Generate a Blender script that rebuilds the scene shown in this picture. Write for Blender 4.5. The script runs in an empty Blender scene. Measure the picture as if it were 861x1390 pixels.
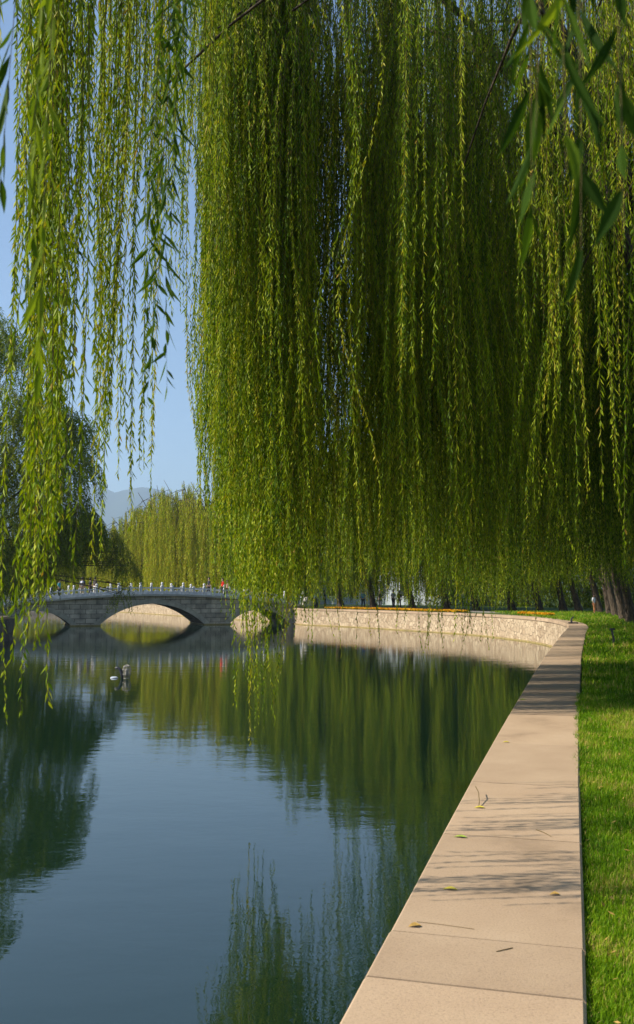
import bpy, bmesh, math, random
import numpy as np
from mathutils import Vector, Matrix
random.seed(7)
scn = bpy.context.scene
COL = scn.collection
R = math.radians
FPX = 1264.0
TH = math.atan(154 / FPX)
CAMZ = 1.5
WZ = -1.5           # water level
# ------------------------------------------------------------------ camera
cam = bpy.data.cameras.new('camera')
camo = bpy.data.objects.new('camera', cam)
COL.objects.link(camo)
camo.location = (0, 0, CAMZ)
camo.rotation_euler = (math.pi / 2 + TH, 0, 0)
cam.sensor_fit = 'VERTICAL'
cam.sensor_height = 36
cam.sensor_width = 24
cam.lens = FPX / 1390 * 36
cam.shift_y = -45 / 1390
cam.clip_start = 0.05
cam.clip_end = 20000
cam.dof.use_dof = True
cam.dof.focus_distance = 20
cam.dof.aperture_fstop = 7.0
scn.camera = camo

def ray(px, py):
    a = (px - 430.5) / FPX
    b = (650 - py) / FPX
    return Vector((a, math.cos(TH) - b * math.sin(TH), math.sin(TH) + b * math.cos(TH)))
def at_z(px, py, z):
    d = ray(px, py)
    t = (z - CAMZ) / d.z
    return Vector((0, 0, CAMZ)) + d * t
def at_y(px, py, Y):
    d = ray(px, py)
    return Vector((0, 0, CAMZ)) + d * (Y / d.y)
def proj(x, y, z):
    dz = z - CAMZ
    c = math.cos(TH); s = math.sin(TH)
    dep = y * c + dz * s
    up = -y * s + dz * c
    return 430.5 + FPX * x / dep, 650 - FPX * up / dep

# ------------------------------------------------------------------ materials
def newmat(name):
    m = bpy.data.materials.new(name)
    m.use_nodes = True
    nt = m.node_tree
    nt.nodes.clear()
    out = nt.nodes.new('ShaderNodeOutputMaterial')
    return m, nt, out
def N(nt, typ, **kw):
    n = nt.nodes.new(typ)
    for k, v in kw.items():
        if hasattr(n, k) and not k[0].isupper():
            setattr(n, k, v)
        else:
            n.inputs[k.replace('_', ' ')].default_value = v
    return n
def L(nt, a, ao, b, bi):
    nt.links.new(a.outputs[ao], b.inputs[bi])
def ramp(nt, stops):
    r = nt.nodes.new('ShaderNodeValToRGB')
    e = r.color_ramp.elements
    while len(e) > 1: e.remove(e[-1])
    e[0].position = stops[0][0]; e[0].color = (*stops[0][1], 1)
    for p, c in stops[1:]:
        q = e.new(p); q.color = (*c, 1)
    return r

def mat_plain(name, col, rough=0.7, noise=0.15, scale=8.0, bump=0.0, metal=0.0, coord='Object'):
    m, nt, out = newmat(name)
    p = N(nt, 'ShaderNodeBsdfPrincipled', Roughness=rough, Metallic=metal)
    tc = N(nt, 'ShaderNodeTexCoord')
    nz = N(nt, 'ShaderNodeTexNoise', Scale=scale, Detail=6.0)
    L(nt, tc, coord, nz, 'Vector')
    r = ramp(nt, [(0.3, tuple(c * (1 - noise) for c in col)), (0.7, tuple(min(1, c * (1 + noise)) for c in col))])
    L(nt, nz, 'Fac', r, 'Fac'); L(nt, r, 'Color', p, 'Base Color')
    if bump:
        b = N(nt, 'ShaderNodeBump', Strength=bump, Distance=0.02)
        L(nt, nz, 'Fac', b, 'Height'); L(nt, b, 'Normal', p, 'Normal')
    L(nt, p, 0, out, 0)
    return m

def mat_leaf(name, stops, transl=0.4, rough=0.45, tcol=(1.15, 1.1, 0.45)):
    m, nt, out = newmat(name)
    at = N(nt, 'ShaderNodeAttribute', attribute_name='tone')
    r = ramp(nt, stops)
    L(nt, at, 'Fac', r, 'Fac')
    p = N(nt, 'ShaderNodeBsdfPrincipled', Roughness=rough)
    p.inputs['Specular IOR Level'].default_value = 0.16
    L(nt, r, 'Color', p, 'Base Color')
    tr = N(nt, 'ShaderNodeBsdfTranslucent')
    mul = N(nt, 'ShaderNodeMix', data_type='RGBA', blend_type='MULTIPLY')
    mul.inputs[0].default_value = 1
    mul.inputs[7].default_value = (*tcol, 1)
    nt.links.new(r.outputs[0], mul.inputs[6])
    nt.links.new(mul.outputs[2], tr.inputs['Color'])
    mx = N(nt, 'ShaderNodeMixShader'); mx.inputs[0].default_value = transl
    L(nt, p, 0, mx, 1); L(nt, tr, 0, mx, 2); L(nt, mx, 0, out, 0)
    return m

M = {}
M['leaf'] = mat_leaf('willow_leaf', [(0, (0.03, 0.07, 0.002)), (0.35, (0.12, 0.22, 0.003)), (0.7, (0.33, 0.42, 0.006)), (0.95, (0.52, 0.54, 0.03)), (1, (0.42, 0.27, 0.04))], 0.33, 0.5, (1.15, 1.1, 0.3))
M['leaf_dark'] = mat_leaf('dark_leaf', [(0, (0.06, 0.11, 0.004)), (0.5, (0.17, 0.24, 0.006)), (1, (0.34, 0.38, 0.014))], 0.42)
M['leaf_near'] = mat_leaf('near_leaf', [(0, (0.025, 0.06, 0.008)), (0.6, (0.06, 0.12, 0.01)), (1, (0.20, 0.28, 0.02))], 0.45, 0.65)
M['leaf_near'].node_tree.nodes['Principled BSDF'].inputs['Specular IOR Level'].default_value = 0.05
M['twig'] = mat_plain('twig_bark', (0.16, 0.11, 0.04), 0.7, 0.3, 3)
def mat_bark():
    m, nt, out = newmat('willow_bark')
    tc = N(nt, 'ShaderNodeTexCoord')
    mp = N(nt, 'ShaderNodeMapping'); mp.inputs['Scale'].default_value = (9, 9, 1.6)
    nz = N(nt, 'ShaderNodeTexNoise', Scale=2.2, Detail=8.0, Roughness=0.65)
    L(nt, tc, 'Object', mp, 'Vector'); L(nt, mp, 'Vector', nz, 'Vector')
    r = ramp(nt, [(0.35, (0.022, 0.016, 0.011)), (0.52, (0.07, 0.05, 0.033)), (0.7, (0.16, 0.12, 0.08))])
    L(nt, nz, 'Fac', r, 'Fac')
    p = N(nt, 'ShaderNodeBsdfPrincipled', Roughness=0.95)
    b = N(nt, 'ShaderNodeBump', Strength=1.0, Distance=0.06)
    L(nt, nz, 'Fac', b, 'Height'); L(nt, b, 'Normal', p, 'Normal')
    L(nt, r, 'Color', p, 'Base Color'); L(nt, p, 0, out, 0)
    return m
M['bark'] = mat_bark()
def mat_water():
    m, nt, out = newmat('pond_water')
    tc = N(nt, 'ShaderNodeTexCoord')
    mp = N(nt, 'ShaderNodeMapping'); mp.inputs['Scale'].default_value = (1.0, 1.7, 1)
    L(nt, tc, 'Object', mp, 'Vector')
    n1 = N(nt, 'ShaderNodeTexNoise', Scale=5.5, Detail=3.0, Roughness=0.5, Distortion=0.4)
    n2 = N(nt, 'ShaderNodeTexNoise', Scale=0.7, Detail=2.0)
    L(nt, mp, 'Vector', n1, 'Vector'); L(nt, mp, 'Vector', n2, 'Vector')
    # calmer and rougher patches
    n3 = N(nt, 'ShaderNodeTexNoise', Scale=0.11, Detail=3.0)
    L(nt, tc, 'Object', n3, 'Vector')
    r3 = ramp(nt, [(0.35, (0.35,) * 3), (0.65, (1.0,) * 3)])
    L(nt, n3, 'Fac', r3, 'Fac')
    mu = N(nt, 'ShaderNodeMath', operation='MULTIPLY'); L(nt, n1, 'Fac', mu, 0); L(nt, r3, 'Color', mu, 1)
    b1 = N(nt, 'ShaderNodeBump', Strength=1.0, Distance=0.0016)
    L(nt, mu, 0, b1, 'Height')
    b2 = N(nt, 'ShaderNodeBump', Strength=1.0, Distance=0.0045)
    L(nt, n2, 'Fac', b2, 'Height'); L(nt, b1, 'Normal', b2, 'Normal')
    p = N(nt, 'ShaderNodeBsdfPrincipled', Roughness=0.0)
    p.inputs['IOR'].default_value = 1.78
    p.inputs['Base Color'].default_value = (0.005, 0.018, 0.009, 1)
    L(nt, b2, 'Normal', p, 'Normal'); L(nt, p, 0, out, 0)
    return m
M['water'] = mat_water()
def mat_coping():
    m, nt, out = newmat('coping_stone')
    tc = N(nt, 'ShaderNodeTexCoord')
    n1 = N(nt, 'ShaderNodeTexNoise', Scale=1.3, Detail=8.0, Roughness=0.6)
    n2 = N(nt, 'ShaderNodeTexNoise', Scale=90.0, Detail=4.0, Roughness=0.7)
    n4 = N(nt, 'ShaderNodeTexNoise', Scale=0.9, Detail=2.0)
    for n in (n1, n2, n4): L(nt, tc, 'Object', n, 'Vector')
    r = ramp(nt, [(0.28, (0.29, 0.205, 0.13)), (0.42, (0.40, 0.285, 0.185)), (0.6, (0.44, 0.32, 0.21)), (0.8, (0.49, 0.365, 0.25))])
    L(nt, n1, 'Fac', r, 'Fac')
    r2 = ramp(nt, [(0.25, (0.5, 0.48, 0.46)), (0.45, (0.95, .95, .95)), (0.8, (1.15, 1.13, 1.1))])
    L(nt, n2, 'Fac', r2, 'Fac')
    mul = N(nt, 'ShaderNodeMix', data_type='RGBA', blend_type='MULTIPLY'); mul.inputs[0].default_value = 0.8
    nt.links.new(r.outputs[0], mul.inputs[6]); nt.links.new(r2.outputs[0], mul.inputs[7])
    at = N(nt, 'ShaderNodeAttribute', attribute_name='tone')
    hv = N(nt, 'ShaderNodeMapRange'); hv.inputs['To Min'].default_value = 0.84; hv.inputs['To Max'].default_value = 1.14
    L(nt, at, 'Fac', hv, 'Value')
    mul2 = N(nt, 'ShaderNodeMix', data_type='RGBA', blend_type='MULTIPLY'); mul2.inputs[0].default_value = 1
    nt.links.new(mul.outputs[2], mul2.inputs[6]); L(nt, hv, 'Result', mul2, 7)
    p = N(nt, 'ShaderNodeBsdfPrincipled', Roughness=0.85)
    nt.links.new(mul2.outputs[2], p.inputs['Base Color'])
    b = N(nt, 'ShaderNodeBump', Strength=0.5, Distance=0.004)
    L(nt, n2, 'Fac', b, 'Height'); L(nt, b, 'Normal', p, 'Normal')
    L(nt, p, 0, out, 0)
    return m
M['coping'] = mat_coping()
def mat_rubble(name, c1, c2, mortar, scale=2.4):
    m, nt, out = newmat(name)
    tc = N(nt, 'ShaderNodeTexCoord')
    ns = N(nt, 'ShaderNodeTexNoise', Scale=3.0, Detail=3.0)
    L(nt, tc, 'Object', ns, 'Vector')
    add = N(nt, 'ShaderNodeMix', data_type='VECTOR')
    add.inputs[0].default_value = 0.06
    nt.links.new(tc.outputs['Object'], add.inputs[4]); nt.links.new(ns.outputs['Color'], add.inputs[5])
    v = N(nt, 'ShaderNodeTexVoronoi', Scale=scale); v2 = N(nt, 'ShaderNodeTexVoronoi', Scale=scale, feature='DISTANCE_TO_EDGE')
    nt.links.new(add.outputs[1], v.inputs['Vector']); nt.links.new(add.outputs[1], v2.inputs['Vector'])
    sep = N(nt, 'ShaderNodeSeparateColor'); L(nt, v, 'Color', sep, 'Color')
    r = ramp(nt, [(0.0, c1), (1.0, c2)]); L(nt, sep, 'Red', r, 'Fac')
    re = ramp(nt, [(0.0, (0, 0, 0)), (0.045, (1, 1, 1))]); L(nt, v2, 'Distance', re, 'Fac')
    n5 = N(nt, 'ShaderNodeTexNoise', Scale=14.0, Detail=6.0); L(nt, tc, 'Object', n5, 'Vector')
    r5 = ramp(nt, [(0.3, (0.72,) * 3), (0.7, (1.1,) * 3)]); L(nt, n5, 'Fac', r5, 'Fac')
    mx = N(nt, 'ShaderNodeMix', data_type='RGBA'); mx.inputs[6].default_value = (*mortar, 1)
    nt.links.new(re.outputs[0], mx.inputs[0]); nt.links.new(r.outputs[0], mx.inputs[7])
    mul = N(nt, 'ShaderNodeMix', data_type='RGBA', blend_type='MULTIPLY'); mul.inputs[0].default_value = 1
    nt.links.new(mx.outputs[2], mul.inputs[6]); nt.links.new(r5.outputs[0], mul.inputs[7])
    p = N(nt, 'ShaderNodeBsdfPrincipled', Roughness=0.9)
    nt.links.new(mul.outputs[2], p.inputs['Base Color'])
    b = N(nt, 'ShaderNodeBump', Strength=0.9, Distance=0.05)
    nt.links.new(re.outputs[0], b.inputs['Height']); L(nt, b, 'Normal', p, 'Normal')
    L(nt, p, 0, out, 0)
    return m
M['rubble'] = mat_rubble('rubble_stone', (0.40, 0.29, 0.185), (0.62, 0.49, 0.33), (0.32, 0.24, 0.16), 3.3)
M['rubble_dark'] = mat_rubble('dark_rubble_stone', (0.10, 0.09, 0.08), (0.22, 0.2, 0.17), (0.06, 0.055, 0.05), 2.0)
M['footing'] = mat_plain('mossy_footing', (0.26, 0.20, 0.07), 0.8, 0.35, 2.5, 0.4)
def mat_ashlar():
    m, nt, out = newmat('bridge_ashlar')
    uv = N(nt, 'ShaderNodeUVMap', uv_map='uv')
    br = N(nt, 'ShaderNodeTexBrick')
    br.inputs['Scale'].default_value = 1.0
    br.inputs['Color1'].default_value = (0.36, 0.32, 0.26, 1)
    br.inputs['Color2'].default_value = (0.56, 0.50, 0.41, 1)
    br.inputs['Mortar'].default_value = (0.07, 0.062, 0.055, 1)
    br.inputs['Mortar Size'].default_value = 0.018
    br.inputs['Brick Width'].default_value = 0.95
    br.inputs['Row Height'].default_value = 0.42
    L(nt, uv, 'UV', br, 'Vector')
    tc = N(nt, 'ShaderNodeTexCoord')
    nz = N(nt, 'ShaderNodeTexNoise', Scale=1.4, Detail=7.0); L(nt, tc, 'Object', nz, 'Vector')
    r = ramp(nt, [(0.3, (0.55, 0.55, 0.55)), (0.7, (1.25, 1.2, 1.15))]); L(nt, nz, 'Fac', r, 'Fac')
    mul = N(nt, 'ShaderNodeMix', data_type='RGBA', blend_type='MULTIPLY'); mul.inputs[0].default_value = 1
    nt.links.new(br.outputs[0], mul.inputs[6]); nt.links.new(r.outputs[0], mul.inputs[7])
    p = N(nt, 'ShaderNodeBsdfPrincipled', Roughness=0.9)
    nt.links.new(mul.outputs[2], p.inputs['Base Color'])
    b = N(nt, 'ShaderNodeBump', Strength=0.7, Distance=0.03, invert=True)
    L(nt, br, 'Fac', b, 'Height'); L(nt, b, 'Normal', p, 'Normal')
    L(nt, p, 0, out, 0)
    return m
M['ashlar'] = mat_ashlar()
M['ring'] = mat_plain('arch_ring_stone', (0.40, 0.36, 0.29), 0.9, 0.3, 1.6, 0.3)
M['marble'] = mat_plain('pale_granite', (0.68, 0.68, 0.69), 0.6, 0.18, 3, 0.1)
M['marble_cap'] = mat_plain('pale_cornice', (0.46, 0.43, 0.38), 0.7, 0.15, 2, 0.1)
def mat_ground():
    m, nt, out = newmat('grass_ground')
    tc = N(nt, 'ShaderNodeTexCoord')
    n1 = N(nt, 'ShaderNodeTexNoise', Scale=0.35, Detail=5.0); n2 = N(nt, 'ShaderNodeTexNoise', Scale=16.0, Detail=8.0, Roughness=0.75)
    L(nt, tc, 'Object', n1, 'Vector'); L(nt, tc, 'Object', n2, 'Vector')
    r = ramp(nt, [(0.3, (0.035, 0.07, 0.008)), (0.55, (0.07, 0.13, 0.012)), (0.75, (0.13, 0.16, 0.02))]); L(nt, n1, 'Fac', r, 'Fac')
    r2 = ramp(nt, [(0.3, (0.35, 0.3, 0.2)), (0.6, (1.1, 1.1, 1.0))]); L(nt, n2, 'Fac', r2, 'Fac')
    mul = N(nt, 'ShaderNodeMix', data_type='RGBA', blend_type='MULTIPLY'); mul.inputs[0].default_value = 1
    nt.links.new(r.outputs[0], mul.inputs[6]); nt.links.new(r2.outputs[0], mul.inputs[7])
    p = N(nt, 'ShaderNodeBsdfPrincipled', Roughness=0.95)
    nt.links.new(mul.outputs[2], p.inputs['Base Color'])
    b = N(nt, 'ShaderNodeBump', Strength=1.0, Distance=0.05)
    L(nt, n2, 'Fac', b, 'Height'); L(nt, b, 'Normal', p, 'Normal')
    L(nt, p, 0, out, 0)
    return m
M['ground'] = mat_ground()
M['grass'] = mat_leaf('grass_blade', [(0, (0.05, 0.13, 0.004)), (0.5, (0.17, 0.33, 0.006)), (0.85, (0.36, 0.48, 0.02)), (1, (0.50, 0.40, 0.12))], 0.4, 0.5, (1.1, 1.1, 0.5))
M['paving'] = mat_plain('grey_paving', (0.30, 0.28, 0.25), 0.85, 0.15, 1.2, 0.1)
M['mud'] = mat_plain('pond_bed', (0.03, 0.035, 0.02), 0.9)
M['mountain'] = mat_plain('mountain_scrub', (0.05, 0.07, 0.05), 0.95, 0.4, 0.004)
M['plaster'] = mat_plain('pale_plaster', (0.46, 0.52, 0.58), 0.8, 0.08, 0.6)
M['roof'] = mat_plain('grey_roof', (0.16, 0.17, 0.18), 0.8, 0.2, 0.8)
M['glass'] = mat_plain('dark_glass', (0.03, 0.04, 0.05), 0.1, 0.1, 1)
M['flower'] = mat_leaf('flower_petals', [(0, (0.05, 0.10, 0.01)), (0.18, (0.07, 0.12, 0.01)), (0.2, (0.75, 0.38, 0.01)), (0.8, (0.8, 0.50, 0.02)), (1, (0.75, 0.22, 0.01))], 0.3, 0.7, (1, .8, .4))
M['dry_leaf'] = mat_plain('dry_leaf', (0.42, 0.26, 0.06), 0.7, 0.3, 30)
M['yellow_leaf'] = mat_plain('yellow_leaf', (0.55, 0.45, 0.05), 0.6, 0.25, 30)
M['green_leaf'] = mat_plain('green_leaf', (0.25, 0.33, 0.04), 0.6, 0.25, 30)
M['dark_metal'] = mat_plain('dark_metal', (0.03, 0.03, 0.035), 0.5, 0.2, 10)
M['white_plastic'] = mat_plain('white_plastic', (0.7, 0.72, 0.74), 0.4, 0.08, 10)

# ------------------------------------------------------------------ mesh helpers
def tag(o, label=None, cat=None, group=None, kind=None):
    if label: o['label'] = label
    if cat: o['category'] = cat
    if group: o['group'] = group
    if kind: o['kind'] = kind
    return o
def empty(name, loc, rz=0):
    o = bpy.data.objects.new(name, None); COL.objects.link(o)
    o.location = loc; o.rotation_euler = (0, 0, rz); o.empty_display_size = .2
    return o
def from_bm(name, bm, mat, parent=None, smooth=False):
    me = bpy.data.meshes.new(name)
    bm.normal_update(); bm.to_mesh(me); bm.free()
    if smooth: me.polygons.foreach_set('use_smooth', [True] * len(me.polygons))
    return link(name, me, mat, parent)
def link(name, me, mat, parent=None):
    for m_ in (mat if isinstance(mat, (list, tuple)) else [mat]): me.materials.append(m_)
    o = bpy.data.objects.new(name, me); COL.objects.link(o)
    if parent:
        o.parent = parent          # geometry is local to the parent
    return o
def np_mesh(name, verts, faces4=None, faces3=None, tone=None, matidx=None):
    """verts (n,3); faces4 (m,4); faces3 (k,3). quads first"""
    me = bpy.data.meshes.new(name)
    verts = np.asarray(verts, np.float32)
    me.vertices.add(len(verts)); me.vertices.foreach_set('co', verts.ravel())
    parts = []; tot = []
    if faces4 is not None and len(faces4): parts.append(np.asarray(faces4, np.int32).ravel()); tot += [np.full(len(faces4), 4, np.int32)]
    if faces3 is not None and len(faces3): parts.append(np.asarray(faces3, np.int32).ravel()); tot += [np.full(len(faces3), 3, np.int32)]
    li = np.concatenate(parts); lt = np.concatenate(tot)
    me.loops.add(len(li)); me.loops.foreach_set('vertex_index', li)
    me.polygons.add(len(lt))
    ls = np.concatenate([[0], np.cumsum(lt)[:-1]]).astype(np.int32)
    me.polygons.foreach_set('loop_start', ls)
    if matidx is not None: me.polygons.foreach_set('material_index', np.asarray(matidx, np.int32))
    me.update(calc_edges=True)
    me.shade_flat()
    if tone is not None:
        a = me.attributes.new('tone', 'FLOAT', 'FACE'); a.data.foreach_set('value', np.asarray(tone, np.float32))
    return me
def tube(bm, pts, rads, seg=8, cap=True):
    """swept tube along pts"""
    pts = [Vector(p) for p in pts]
    rings = []
    up = Vector((0, 0, 1))
    prev = None
    for i, p in enumerate(pts):
        d = (pts[min(i + 1, len(pts) - 1)] - pts[max(i - 1, 0)]).normalized()
        if prev is None:
            a = d.orthogonal().normalized()
        else:
            a = (prev - d * prev.dot(d)).normalized()
        prev = a
        b = d.cross(a)
        ring = [bm.verts.new(p + (a * math.cos(2 * math.pi * k / seg) + b * math.sin(2 * math.pi * k / seg)) * rads[i]) for k in range(seg)]
        rings.append(ring)
    for i in range(len(rings) - 1):
        for k in range(seg):
            bm.faces.new((rings[i][k], rings[i][(k + 1) % seg], rings[i + 1][(k + 1) % seg], rings[i + 1][k]))
    if cap:
        bm.faces.new(rings[0][::-1]); bm.faces.new(rings[-1])
def box(bm, x0, x1, y0, y1, z0, z1):
    v = [bm.verts.new((x, y, z)) for z in (z0, z1) for y in (y0, y1) for x in (x0, x1)]
    for f in ((0, 2, 3, 1), (4, 5, 7, 6), (0, 1, 5, 4), (2, 6, 7, 3), (0, 4, 6, 2), (1, 3, 7, 5)):
        bm.faces.new([v[i] for i in f])
def lathe(bm, prof, cx=0, cy=0, seg=12):
    rings = [[bm.verts.new((cx + r * math.cos(2 * math.pi * k / seg), cy + r * math.sin(2 * math.pi * k / seg), z)) for k in range(seg)] for r, z in prof]
    for i in range(len(rings) - 1):
        for k in range(seg):
            bm.faces.new((rings[i][k], rings[i][(k + 1) % seg], rings[i + 1][(k + 1) % seg], rings[i + 1][k]))
    bm.faces.new(rings[0][::-1]); bm.faces.new(rings[-1])

# ------------------------------------------------------------------ strands with leaves
def strand_mesh(rng, S, spacing, L0, W0, fine=False, stem=True, splay=0.42, tone_mu=0.45, tone_sd=0.2):
    """S: list of (x,y,ztop,ztip,dx,dy) ; strand starts at (x,y,ztop) and drifts by dx,dy. returns vertex/face arrays"""
    S = np.array([tuple(s_) + ((rng.uniform(0, 6.28),) if len(s_) == 6 else ()) for s_ in S], float)
    ln = np.maximum(S[:, 2] - S[:, 3], 0.15)
    n = np.maximum((ln / spacing).astype(int), 3)
    idx = np.repeat(np.arange(len(S)), n)
    cum = np.concatenate([[0], np.cumsum(n)[:-1]])
    k = np.arange(len(idx)) - cum[idx]
    t = (k + rng.uniform(0, 1, len(idx))) / n[idx]
    ph1 = S[:, 6] + rng.uniform(-.6, .6, len(S)); ph2 = S[:, 6] * 1.7 + rng.uniform(-.6, .6, len(S))
    am = SWAY[0] * rng.uniform(0.06, 0.19, len(S)) * np.clip(ln / 4, .3, 1.4)
    fr = 0.7 + 0.5 * np.sin(S[:, 6] * 5.1) + rng.uniform(-.08, .08, len(S))
    def path(i, t):
        h = t * ln[i]
        out = 1 - np.exp(-2.2 * t)
        x = S[i, 0] + S[i, 4] * out + am[i] * (np.sin(h * fr[i] + ph1[i]) - np.sin(ph1[i]))
        y = S[i, 1] + S[i, 5] * out + am[i] * (np.sin(h * fr[i] * 1.13 + ph2[i]) - np.sin(ph2[i]))
        return np.stack([x, y, S[i, 2] - h], 1)
    B = path(idx, t)
    nL = len(idx)
    # each strand keeps a slowly turning leaf plane; leaves alternate
    az = rng.uniform(0, 6.28, nL)
    sp = splay * rng.uniform(0.35, 1.6, nL)
    d = np.stack([np.sin(sp) * np.cos(az), np.sin(sp) * np.sin(az), -np.cos(sp)], 1)
    l = L0 * rng.uniform(0.72, 1.25, len(S))[idx] * rng.uniform(0.6, 1.25, nL) * (1 - 0.45 * np.clip(t - .85, 0, 1) / .15)
    w = W0 * rng.uniform(0.7, 1.25, nL)
    rnd = rng.normal(size=(nL, 3))
    side = np.cross(d, rnd); side /= np.linalg.norm(side, axis=1, keepdims=True) + 1e-9
    nor = np.cross(side, d)
    st_tone = rng.normal(tone_mu, tone_sd, len(S))
    tone = np.clip(st_tone[idx] + rng.normal(0, 0.16, nL) + 0.06 * (t - .5), 0, 0.97)
    dead = rng.uniform(0, 1, nL) < 0.006
    tone[dead] = 1.0
    if not fine:
        curl = rng.uniform(-.12, .12, (nL, 1))
        v0 = B
        v1 = B + d * l[:, None] * .42 + side * w[:, None] * .5 + nor * l[:, None] * (.04 + curl * .5)
        v2 = B + d * l[:, None] + nor * l[:, None] * curl
        v3 = B + d * l[:, None] * .42 - side * w[:, None] * .5 + nor * l[:, None] * (.04 + curl * .5)
        V = np.stack([v0, v1, v2, v3], 1).reshape(-1, 3)
        F4 = np.arange(nL * 4).reshape(-1, 4)
        tn = tone
    else:
        st = [(0, .06), (.15, .55), (.35, .95), (.55, .9), (.78, .5), (1.0, .03)]
        curl = rng.uniform(-.25, .25, (nL, 1)); sway = rng.uniform(-.2, .2, (nL, 1))
        rows = []
        for a, ww in st:
            c = B + d * l[:, None] * a + nor * l[:, None] * curl * a * a + side * l[:, None] * sway * a * a
            rows += [c + side * w[:, None] * ww * .5 + nor * w[:, None] * .12 * ww, c - nor * w[:, None] * .06 * ww, c - side * w[:, None] * ww * .5 + nor * w[:, None] * .12 * ww]
        V = np.stack(rows, 1).reshape(-1, 3)
        base = np.arange(nL)[:, None] * 18
        q = []
        for r_ in range(5):
            a = r_ * 3
            q += [[a, a + 1, a + 4, a + 3], [a + 1, a + 2, a + 5, a + 4]]
        F4 = (base[:, :, None] + np.array(q)[None]).reshape(-1, 4)
        tn = np.repeat(tone, 10)
    F3 = None
    mi = np.zeros(len(F4), np.int32)
    if stem:
        m = np.maximum((ln / 0.3).astype(int), 2) + 1
        si = np.repeat(np.arange(len(S)), m)
        cu = np.concatenate([[0], np.cumsum(m)[:-1]])
        kk = np.arange(len(si)) - cu[si]
        tt = kk / (m[si] - 1)
        P = path(si, tt)
        rad = (0.0035 * (1 - tt) + 0.0012) * (stem if stem is not True else 1)
        ring = []
        for a in range(3):
            an = a * 2.0944
            ring.append(P + np.stack([np.cos(an) * rad, np.sin(an) * rad, 0 * rad], 1))
        SV = np.stack(ring, 1).reshape(-1, 3)
        ok = np.where(kk < m[si] - 1)[0]
        o = len(V)
        qs = []
        for a in range(3):
            b = (a + 1) % 3
            qs.append(np.stack([o + ok * 3 + a, o + ok * 3 + b, o + (ok + 1) * 3 + b, o + (ok + 1) * 3 + a], 1))
        qs = np.concatenate(qs)
        V = np.concatenate([V, SV]); F4 = np.concatenate([F4, qs])
        tn = np.concatenate([tn, np.full(len(qs), .5)]); mi = np.concatenate([mi, np.ones(len(qs), np.int32)])
    return V, F4, tn, mi
STATS = [0]
SWAY = [1.0]
def crown_obj(name, rng, S, spacing, L0, W0, mats, parent, **kw):
    V, F4, tn, mi = strand_mesh(rng, S, spacing, L0, W0, **kw)
    STATS[0] += len(F4)
    off = np.array(parent.location) if parent else np.zeros(3)
    me = np_mesh(name, V - off, F4, None, tn, mi)
    return link(name, me, mats, parent)

def bez(a, b, c, n):
    return [a * (1 - t) ** 2 + b * 2 * t * (1 - t) + c * t * t for t in [i / (n - 1) for i in range(n)]]

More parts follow.
